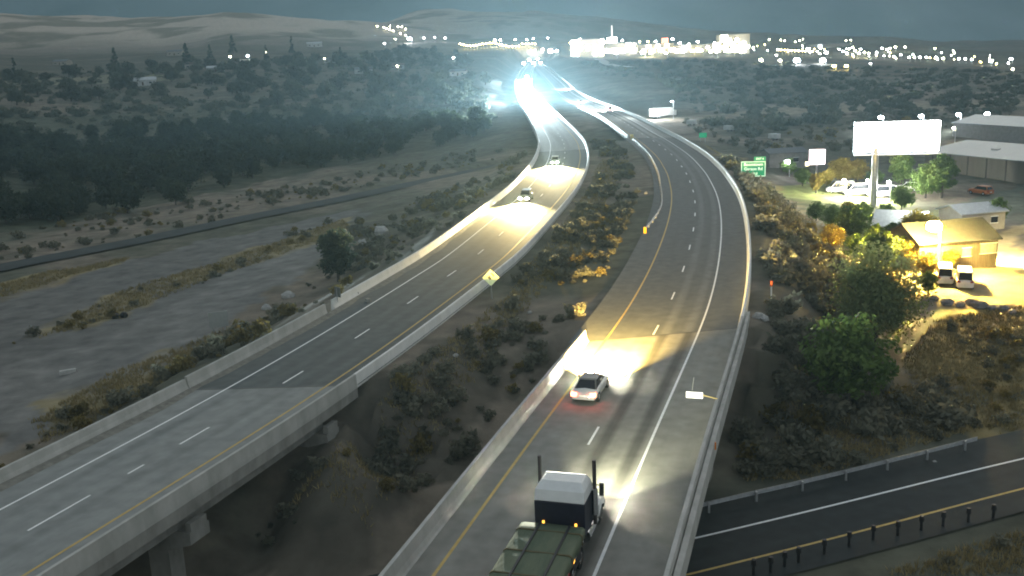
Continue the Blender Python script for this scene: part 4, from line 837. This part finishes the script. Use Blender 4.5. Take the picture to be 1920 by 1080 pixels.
town_block('casino_building', 1266, 1344, 98, 85, 9, (1, .93, .72), 'long lit hall left of the tallest lit building', 2, 8, 1)
town_block('hotel_building', 1345, 1404, 99, 67, 11, (1, .95, .68), 'tallest glaring cream building of the town', 5, 9, 2, 4000)
town_block('shop_building', 1515, 1590, 90, 83, .8, (.9, .95, 1), 'low pale building with long light roof right of the tallest one', 1, 8, 0)
town_block('shop_building', 1020, 1052, 100, 92, 7, (1, .95, 1), 'small lit building left of the fuel station', 1, 4, 0)
r7 = random.Random(21)
for k in range(64):
    px = 1075+k*5.2+r7.uniform(-2, 2); py = r7.uniform(80, 100) if k % 3 else r7.uniform(72, 84)
    mm = r7.choice([WL, CL, YL, WL]); town_lamp(px, py, mm, r7.uniform(1.0, 2.6), {'lamp_white': 'white', 'lamp_cream': 'cream', 'lamp_sodium': 'yellow'}[mm.name]+' lamp in the blaze of lights around the casino halls', {'lamp_white': 'white', 'lamp_cream': 'cream', 'lamp_sodium': 'yellow'}[mm.name]+' lamps of the town centre', drop=10)
for k in range(46):
    px = r7.uniform(1410, 1915); py = 84+(px-1410)*.055+r7.uniform(-5, 12)
    mm = r7.choice([CL, YL, WL]); town_lamp(px, py, mm, r7.uniform(.5, 1.0), 'small '+{'lamp_white': 'white', 'lamp_cream': 'cream', 'lamp_sodium': 'yellow'}[mm.name]+' lamp sprinkled along the right half of the town', 'small '+{'lamp_white': 'white', 'lamp_cream': 'cream', 'lamp_sodium': 'yellow'}[mm.name]+' lamps of the right town', drop=7)
g = G(1147, 98); z1 = PY(1147, 48, g[1])[2]-g[2]; ms = empty('sign_mast', (g[0], g[1]-6, g[2])); MB().tube((0, 0, -1), (0, 0, z1), 1.5, .8, 8).build('mast', mat('mast_lit', (.6, .58, .55), .6, emit=(1, .9, .8), es=.35), ms); MB().box(-6, 6, -.8, .8, z1*.3, z1*.55).build('sign_box', mat('glow_sign', (.9, .9, .9), .5, emit=(1, .97, .95), es=9), ms); tag(ms, 'tall thin mast with lit sign rising over the town', 'mast')
g = G(1245, 97); ms = empty('neon_sign', (g[0], g[1]-8, g[2])); MB().tube((0, 0, -1), (0, 0, 16), .6).build('pole', STEEL, ms); MB().box(-4, 4, -.5, .5, 9, 17).build('panel', mat('glow_red', (.8, .2, .1), .5, emit=(1, .28, .12), es=2.5), ms); tag(ms, 'reddish neon sign panel in front of the lit halls', 'sign')
LR = Path([tuple(G(x, y)+np.array([0, 0, .5])) for x, y in [(1122, 112), (1132, 118), (1146, 124), (1165, 127), (1188, 128)]], smooth=2)
tag(ribbon('road', LR, 0, LR.L, [-5, 0, 5], .6, mat('pale_lane', (.4, .38, .35), .9)), kind='structure')

# ================================================================== VEHICLES
TAIL = mat('tail_red', (.5, .02, .01), .3, emit=(1, .09, .04), es=14); TAIL0 = mat('tail_off', (.25, .02, .015), .3)
HEADW = lamp_mat('headlight_warm', (1, .93, .78), 600); HEADB = lamp_mat('headlight_blue', (.86, .96, 1), 2500); AMBER = mat('amber', (.6, .25, .02), .4, emit=(1, .45, .06), es=1.3)
PLATE = mat('plate_white', (.8, .8, .78), .5)
def wheel(parent, x, y, r, w_, rim=None):
    s_ = 1 if x > 0 else -1
    o = MB().tube((x-s_*w_/2, y, r), (x+s_*w_/2, y, r), r, n=16).build('wheel', RUBBER, parent); MB().tube((x+s_*w_*.3, y, r), (x+s_*(w_/2+.01), y, r), r*.62, r*.55, 12).build('rim', rim or STEEL, o)
def make_car(name, loc, rz, paint, label, cat='car', kind_='sedan', heads=None, tails=None, group=None, top=None):
    r_ = empty(name, loc, rz); top = top or paint
    K = dict(sedan=(4.7, .91, .92, 1.45, [(-2.35, .6, .62, .45), (-2.2, .84, .9, .3), (-1.2, .91, .98, .24), (.9, .91, .98, .24), (1.9, .86, .86, .26), (2.3, .7, .68, .4)], (-1.75, -.95, .35, 1.15), .72, .6),
             suv=(4.8, .96, 1.1, 1.78, [(-2.4, .72, .8, .45), (-2.3, .92, 1.08, .32), (-1.2, .96, 1.12, .3), (.9, .96, 1.12, .3), (2.0, .92, 1.04, .32), (2.4, .76, .8, .45)], (-2.25, -2.0, .25, 1.1), .8, .7),
             van=(5.6, 1.0, 1.25, 2.35, [(-2.8, .85, 1.1, .4), (-2.72, .99, 1.3, .35), (-1.2, 1.0, 1.32, .3), (1.4, 1.0, 1.3, .3), (2.4, .94, 1.12, .35), (2.8, .78, .85, .45)], (-2.72, -2.6, .95, 1.9), .85, .8))[kind_]
    L_, hw, zb, zr, st, (y0, y1, y2, y3), tw, _ = K
    rings = []
    for y, wd, zt, zl in st: rings.append([(-wd*.86, y, zl), (wd*.86, y, zl), (wd, y, zl+.14), (wd, y, zt-.22), (wd*.9, y, zt-.02), (0, y, zt+.03), (-wd*.9, y, zt-.02), (-wd, y, zt-.22), (-wd, y, zl+.14)])
    MB().loft(rings).build('body', paint, r_, smooth=True, bevel=0)
    zc = zb-.04; wb = hw*.88; wt = hw*tw*.93
    def cab(e): return [(-wb-e, y0-e, zc), (wb+e, y0-e, zc), (wb+e, y3+e, zc), (-wb-e, y3+e, zc), (-wt-e, y1-e*.6, zr-.06+e), (wt+e, y1-e*.6, zr-.06+e), (wt+e, y2+e*.6, zr-.06+e), (-wt-e, y2+e*.6, zr-.06+e)]
    c = cab(0); MB().add(c, [(0, 1, 5, 4), (1, 2, 6, 5), (2, 3, 7, 6), (3, 0, 4, 7), (4, 5, 6, 7)]).build('cabin', top, r_)
    MB().loft([[(x*1.01, y, z-.01) for x, y, z in c[4:]], [(x*.9, y*.95+(y1+y2)*.025, z+.07) for x, y, z in c[4:]]]).build('roof', top, r_, smooth=False)
    def pane(nm, a, b_, c_, d_, ins=.1, out=.012):
        P4 = [Vector(v) for v in (a, b_, c_, d_)]; ce = sum(P4, Vector())/4; nn = (P4[1]-P4[0]).cross(P4[3]-P4[0]).normalized()
        if nn.dot(ce-Vector((0, (y0+y3)/2, zb))) < 0: nn = -nn
        q = [p+(ce-p).normalized()*ins+nn*out for p in P4]; MB().add(q+[p-nn*.01 for p in q], [(0, 1, 2, 3), (4, 5, 6, 7), (0, 1, 5, 4), (1, 2, 6, 5), (2, 3, 7, 6), (3, 0, 4, 7)]).build(nm, GLASS, r_)
    pane('rear_window', c[0], c[1], c[5], c[4]); pane('windscreen', c[2], c[3], c[7], c[6]); pane('side_window', c[1], c[2], c[6], c[5]); pane('side_window', c[3], c[0], c[4], c[7])
    wr = .34 if kind_ != 'van' else .37
    for sx in (-1, 1):
        for y in (-L_*.3, L_*.31): wheel(r_, sx*(hw-.09), y, wr, .22)
        yb = st[0][0]; zt_ = st[1][2]
        MB().box(sx*hw*.74-.18, sx*hw*.74+.18, yb-.05, yb+.25, zt_-.3, zt_-.06).build('taillight', tails or TAIL0, r_)
        yf = st[-1][0]; MB().box(sx*hw*.6-.17, sx*hw*.6+.17, yf-.2, yf+.03, .62, .78).build('headlight', heads or CHROME, r_)
        MB().box(sx*(hw+.1)-.1, sx*(hw+.1)+.1, y3-.35, y3-.2, zb, zb+.14).build('mirror', paint, r_)
    MB().box(-hw*.85, hw*.85, st[0][0]-.06, st[0][0]+.15, .38, .58).build('bumper', paint, r_, bevel=.03); MB().box(-hw*.85, hw*.85, st[-1][0]-.15, st[-1][0]+.06, .36, .56).build('bumper', DARKM, r_, bevel=.03)
    MB().box(-.26, .26, st[0][0]-.075, st[0][0]-.06, .6, .74).build('number_plate', PLATE, r_)
    tag(r_, label, cat, group); return r_
def beams(veh, y, z, half, col, power, down=8, ang=50, blend=.7, yaw=0):
    for sx in (-1, 1): spot('headlight_beam', (sx*half, y, z), (R(90-down), 0, R(yaw)), col, power, ang, blend, .06, veh)
SILVER = mat('paint_silver', (.55, .56, .58), .35, metal=.3, var=.04); WHITEP = mat('paint_white', (.82, .82, .8), .4, var=.05); GREYP = mat('paint_grey', (.12, .125, .13), .35, metal=.3); DARKP = mat('paint_dark', (.03, .03, .04), .3)
def on(path, px, py, off, dirn=1, z=0):
    u = path.near(*P(px, py, z)[:2]); p = path.at(u, off, .02); return p, path.head(u)-math.pi/2+(0 if dirn > 0 else math.pi)
p, a = on(RP, 1160, 735, -1.9); car = make_car('car', p, a, SILVER, 'silver car with glowing tail lights lighting the bridge ahead', heads=HEADW, tails=TAIL, top=GREYP)
beams(car, 2.45, .72, .6, (1, .66, .18), 110000, 11, 76, 1.0, 9); 
# oncoming cars
p, a = on(LP, 1005, 376, -.4-1.4, -1); c1 = make_car('car', p, a, GREYP, 'oncoming car with blinding headlights, nearest on the left-hand roadway', heads=HEADW, kind_='suv'); beams(c1, 2.5, .85, .6, (1, .76, .33), 80000, 12, 84, 1.0)
p, a = on(LP, 1054, 309, -1.6, -1); c2 = make_car('car', p, a, SILVER, 'second oncoming car with blinding headlights, above the nearest one', heads=HEADW, kind_='suv'); beams(c2, 2.5, .85, .6, (1, .82, .42), 90000, 12, 84, 1.0)
# the glare: a lorry and cars running towards the camera round the far bend
def semi(loc, rz, label, heads, body, roofm, sleeper=True):
    r_ = empty('truck_tractor', loc, rz)
    MB().box(-.45, .45, -3.9, 3.6, .75, 1.0).build('chassis', DARKM, r_)
    rings = []
    for z, e, yb, yf in ((1.05, 0, -.55, 1.3), (2.75, 0, -.55, 1.3), (3.3, .04, -.42, 1.2), (3.62, .24, .0, 1.0)): rings.append([(-1.24+e, yb, z), (1.24-e, yb, z), (1.24-e, yf, z), (-1.24+e, yf, z)])
    MB().loft(rings[:2]).build('sleeper', body, r_, bevel=.05); MB().loft([[(x*1.004, y*1.004, z+(.003 if i == 0 else 0)) for x, y, z in q] for i, q in enumerate(rings[1:])]).build('roof_fairing', roofm, r_, smooth=False, bevel=.06)
    MB().loft([[(-1.12, 1.3, 1.0), (1.12, 1.3, 1.0), (1.12, 2.5, 1.0), (-1.12, 2.5, 1.0)], [(-1.12, 1.3, 2.0), (1.12, 1.3, 2.0), (1.12, 2.5, 2.0), (-1.12, 2.5, 2.0)], [(-1.02, 1.3, 2.75), (1.02, 1.3, 2.75), (1.0, 2.15, 2.75), (-1.0, 2.15, 2.75)]]).build('cab', body, r_, bevel=.05)
    MB().add([(-.98, 2.5, 2.08), (.98, 2.5, 2.08), (.9, 2.21, 2.68), (-.9, 2.21, 2.68), (-.98, 2.47, 2.08), (.98, 2.47, 2.08), (.9, 2.18, 2.68), (-.9, 2.18, 2.68)], [(0, 1, 2, 3), (4, 7, 6, 5), (0, 4, 5, 1), (1, 5, 6, 2), (2, 6, 7, 3), (3, 7, 4, 0)]).build('windscreen', GLASS, r_)
    for sx in (-1, 1): MB().box(sx*1.11-.02, sx*1.11+.02, 1.5, 2.25, 2.0, 2.55).build('side_window', GLASS, r_)
    MB().loft([[(-.8, 2.5, 1.0), (.8, 2.5, 1.0), (.8, 2.5, 1.95), (0, 2.5, 2.08), (-.8, 2.5, 1.95)], [(-.68, 4.1, .8), (.68, 4.1, .8), (.66, 4.1, 1.6), (0, 4.1, 1.72), (-.66, 4.1, 1.6)]]).build('hood', roofm, r_, bevel=.04)
    MB().box(-.55, .55, 4.08, 4.16, .75, 1.55).build('grille', CHROME, r_); MB().box(-1.2, 1.2, 4.1, 4.35, .4, .75).build('bumper', CHROME, r_, bevel=.04)
    for sx in (-1, 1):
        MB().loft([[(sx*.72, 2.6, .6), (sx*1.22, 2.6, .6), (sx*1.2, 2.75, 1.15), (sx*.72, 2.75, 1.25)], [(sx*.72, 3.3, .98), (sx*1.24, 3.3, .98), (sx*1.2, 3.3, 1.25), (sx*.72, 3.3, 1.4)], [(sx*.7, 4.1, .65), (sx*1.18, 4.1, .65), (sx*1.12, 4.1, 1.05), (sx*.7, 4.1, 1.2)]]).build('fender', roofm, r_)
        wheel(r_, sx*1.0, 3.25, .52, .3, CHROME)
        for y in (-1.5, -2.85): wheel(r_, sx*.95, y, .52, .55, CHROME)
        MB().tube((sx*1.37, 1.1, 1.0), (sx*1.37, 1.1, 4.35), .1, n=10).build('exhaust_stack', mat('stack', (.09, .08, .08), .4, metal=.6), r_); MB().tube((sx*1.37, 1.1, 1.5), (sx*1.37, 1.1, 2.9), .15, n=10).build('muffler', CHROME, r_)
        MB().tube((sx*1.0, .15, .75), (sx*1.0, 2.0, .75), .34, n=14).build('fuel_tank', CHROME, r_)
        MB().box(sx*1.45-.12, sx*1.45+.12, 2.3, 2.4, 1.9, 2.6).build('mirror', CHROME, r_); MB().tube((sx*1.1, 2.3, 2.5), (sx*1.45, 2.35, 2.45), .03).build('mirror_arm', DARKM, r_)
        MB().box(sx*.92-.16, sx*.92+.16, 4.12, 4.22, .85, 1.05).build('headlight', heads, r_)
        MB().box(sx*1.0-.12, sx*1.0+.12, -3.95, -3.9, .8, .95).build('taillight', TAIL, r_); MB().box(sx*.8-.05, sx*.8+.05, -.62, -.55, 1.5, 1.75).build('marker_light', AMBER, r_)
        MB().box(sx*1.02-.3, sx*1.02+.3, -3.6, -.9, 1.14, 1.18).build('mudguard', DARKM, r_)
    for x in (-.7, -.35, 0, .35, .7): MB().box(x-.06, x+.06, 1.12, 1.2, 3.36, 3.44).build('roof_light', AMBER, r_)
    MB().box(-.5, .5, -2.7, -1.7, 1.01, 1.16).build('fifth_wheel', DARKM, r_)
    for sx in (-1, 1): MB().box(sx*.95-.3, sx*.95+.3, -3.75, -3.72, .2, 1.1).build('mudflap', RUBBER, r_)
    tag(r_, label, 'truck'); return r_
p, a = on(RP, 1045, 1030, 1.7); NAVY = mat('paint_navy', (.018, .02, .035), .45)
tr = semi(p, a, 'tractor unit with dark cab back, white roof and twin exhaust stacks', HEADW, NAVY, WHITEP)
beams(tr, 4.3, 1.0, .9, (1, .97, .66), 4500, 3, 60, 1.0, -9)
# flatbed trailer
fb = empty('flatbed_trailer', tr.location, a)
WOOD = [mat('deck_plank'+str(i), c, .9, var=.3, scale=2, stretch=(3, .3, 1)) for i, c in enumerate([(.075, .085, .06), (.1, .095, .065), (.06, .075, .06)])]
for i in range(11):
    x = -1.2+i*.2197; MB().box(x+.006, x+.2137, -15.2, -1.25, 1.35, 1.4+.006*(i % 3)).build('deck_plank', WOOD[i % 3], fb)
for sx in (-1, 1):
    MB().box(sx*1.26-.05, sx*1.26+.05, -15.2, -1.2, 1.2, 1.44).build('side_rail', mat('rail_alu', (.5, .52, .54), .4, metal=.7), fb); MB().box(sx*.5-.1, sx*.5+.1, -15, -1.4, .95, 1.34).build('beam', DARKM, fb)
    for y in (-12.6, -13.9): wheel(fb, sx*.95, y, .5, .55)
    for y in (-3.2, -7.5, -12): MB().box(sx*1.32-.02, sx*1.32+.02, y-.1, y+.1, 1.22, 1.36).build('marker_light', AMBER, fb)
    MB().box(sx*1.0-.25, sx*1.0+.25, -2.95, -1.5, .55, 1.1).build('landing_gear_box', DARKM, fb)
tag(fb, 'flatbed trailer with plank deck under the green load behind the dark cab', 'trailer')
ld = empty('tarped_load', tr.location, a); r6 = random.Random(3); rings = []
for k in range(29):
    y = -15.0+k*.49; d_ = .05*math.sin(k*1.9)+r6.uniform(-.03, .03); rings.append([(-1.7+d_, y, 1.47), (1.42-d_, y, 1.47), (1.42, y, 1.9+d_*.4), (1.3, y, 1.97+d_*.4), (.4, y, 2.0-d_*.4), (-.35, y, 1.99+d_*.4), (-1.58, y, 1.97-d_*.4), (-1.7, y, 1.9+d_*.4)])
MB().loft(rings).build('tarpaulin', mat('green_tarp', (.07, .105, .065), .75, col2=(.14, .16, .1), scale=1.6, stretch=(1, .25, 1), bump=.4), ld, smooth=True)
for k in range(7): MB().loft([[(-1.74, y, 1.46), (1.46, y, 1.46), (1.46, y, 1.92), (1.32, y, 2.02), (-1.6, y, 2.02), (-1.74, y, 1.92)] for y in (-14+k*2-.04, -14+k*2+.04)]).build('strap', mat('strap', (.12, .1, .05), .8), ld)
for x in (-.75, .7): MB().box(x-.05, x+.05, -15, -1.3, 1.98, 2.05).build('ridge_pole', DARKM, ld)
tag(ld, 'long green tarpaulin load on the trailer at the bottom of the picture', 'load')
# the far glare
p, a = on(LP, 997, 192, -1.8, -1); g1 = semi(p, a, 'oncoming truck lost in its own headlight glare on the far bend', HEADB, WHITEP, WHITEP)
bx_ = empty('box_trailer', p, a); MB().box(-1.3, 1.3, -15.5, -.9, 1.2, 4.1).build('box', WHITEP, bx_, bevel=.05); MB().box(-.5, .5, -15, -1.2, .8, 1.19).build('chassis', DARKM, bx_)
for sx in (-1, 1):
    for y in (-13, -14.2): wheel(bx_, sx*.95, y, .5, .5)
tag(bx_, 'white box trailer behind the glaring oncoming truck', 'trailer')
GLARE = []
def glare_bar(veh, y, z, w_): MB().box(-w_/2, w_/2, y-.1, y+.1, z, z+.3).build('glare_bar', HEADB, veh)  # invented glowing bars, added to swell the far glare
glare_bar(g1, 1.3, 3.7, 1.9); glare_bar(g1, 4.4, .95, 1.4)
for i_, (px, py, off, lb) in enumerate([(1008, 204, 1.8, 'oncoming car in the heart of the far glare, inner lane'), (1003, 199, -1.8, 'oncoming car in the heart of the far glare, outer lane'),
                                        (993, 184, 1.8, 'oncoming car in the upper part of the far glare, inner lane'), (988, 176, -1.8, 'oncoming car in the upper part of the far glare, outer lane'), (984, 162, 1.8, 'oncoming car at the top of the far glare')]):
    p, a = on(LP, px, py, off, -1); c = make_car('car', p, a, [SILVER, GREYP, WHITEP, DARKP][i_ % 4], lb, heads=HEADB, kind_='suv'); glare_bar(c, .6, 1.86, 1.5); GLARE.append(c)
for c in GLARE: beams(c, 2.5, .9, .6, (.76, .95, 1), 330000, 6, 60, .9)
beams(g1, 4.4, 1.1, .9, (.76, .95, 1), 2000000, 4, 60, .8)
point('added_halo_light', (0, 5.2, 1.6), (.76, .95, 1), 160000, .5, g1)  # omni lamp added to make a halo round the headlights
# traffic running away on the right-hand roadway
p, a = on(RP, 1128, 212, 1.8); f1 = make_car('car', p, a, WHITEP, 'white van with red tail lights at the far right-hand bridge', 'van', 'van', heads=HEADW, tails=TAIL); beams(f1, 2.9, .9, .6, (1, .93, .8), 120000, 6, 70, .8)
p, a = on(RP, 1095, 196, -1.8); f2 = make_car('car', p, a, SILVER, 'car ahead of the white van on the far right-hand bridge', heads=HEADW, tails=TAIL); beams(f2, 2.45, .8, .6, (1, .95, .88), 160000, 6, 70, .8)
p, a = on(RP, 1062, 177, 1.8); f3 = make_car('car', p, a, SILVER, 'farthest car on the right-hand roadway before the crest', heads=HEADW, tails=TAIL, kind_='suv'); beams(f3, 2.45, .8, .6, (1, .97, .95), 160000, 6, 70, .8)
# parked vehicles on the right
for px, py, rz, lb in [(1770, 529, 2.75, 'white van parked on the left of the pair by the brown house'), (1807, 536, 2.75, 'white van parked on the right of the pair by the brown house')]:
    g = G(px, py); make_car('parked_van', g, rz-math.pi, WHITEP, lb, 'van', 'van')
for px, py, rz, k, lb in [(1575, 362, 1.3, 'van', 'white van parked at the left of the lit row under the billboard'), (1606, 366, 1.6, 'van', 'white van second in the lit row, left of the billboard pole'), (1652, 370, 1.5, 'van', 'white van in the lit row just right of the billboard pole'), (1700, 358, 1.2, 'suv', 'white car partly hidden by the pale tree right of the pole'), (1838, 365, .4, 'suv', 'orange car parked on the grass before the long shed')]:
    g = G(px, py); make_car('parked_van' if k == 'van' else 'parked_car', g, rz, WHITEP if px != 1838 else mat('paint_orange', (.4, .12, .03), .4), lb, 'van' if k == 'van' else 'car', k)
g = G(1240, 222); r_ = empty('parked_trailer', g, -.9); MB().box(-1.3, 1.3, -5, 5, .9, 3.6).build('box', WHITEP, r_, bevel=.08)
for sx in (-1, 1):
    for y in (-3.4, -2.2): wheel(r_, sx*1.05, y, .48, .3)
MB().box(-1.1, 1.1, 5.2, 7.0, .7, 2.6).build('cab', WHITEP, r_, bevel=.1); tag(r_, 'bright white truck standing on the dark flats right of the far bridge', 'truck')
point('added_truck_light', (2.5, -6.5, 5.5), (.9, .97, 1), 9000, .3, r_)  # no lamp known here; light and post added to whiten the truck
street_lamp('street_lamp', g[0]+3.5, g[1]-5.5, g[2], 6.2, BL, 'added lamp whitening the truck on the dark flats', None, .3, .5, .07)
for px, py, lb in [(1297, 236, 'small white trailer on the flats above the far green sign'), (1367, 247, 'small white trailer left of the frontage road'), (1452, 263, 'small white trailer along the frontage road')]:
    g = G(px, py); r_ = empty('parked_trailer', g, .6); MB().box(-.9, .9, -1.6, 1.6, .55, 1.9).build('box', WALLS[3], r_, bevel=.1)
    for sx in (-1, 1): wheel(r_, sx*.85, -.2, .33, .2)
    MB().tube((0, 1.6, .6), (0, 2.6, .5), .06).build('tow_bar', DARKM, r_); tag(r_, lb, 'trailer')

# ================================================================== THE AIR
hz = bpy.data.materials.new('haze'); hz.use_nodes = True; n = hz.node_tree.nodes; n.remove(n['Principled BSDF'])
pv = n.new('ShaderNodeVolumePrincipled'); pv.inputs['Density'].default_value = .0001; pv.inputs['Color'].default_value = (.6, .87, 1, 1); pv.inputs['Anisotropy'].default_value = .4
hz.node_tree.links.new(pv.outputs[0], n['Material Output'].inputs['Volume'])
hb = MB().box(-6800, 6800, -700, 9300, -140, 2400).build('haze', hz); tag(hb, 'thin blue evening haze over the whole valley', 'haze', kind='stuff')
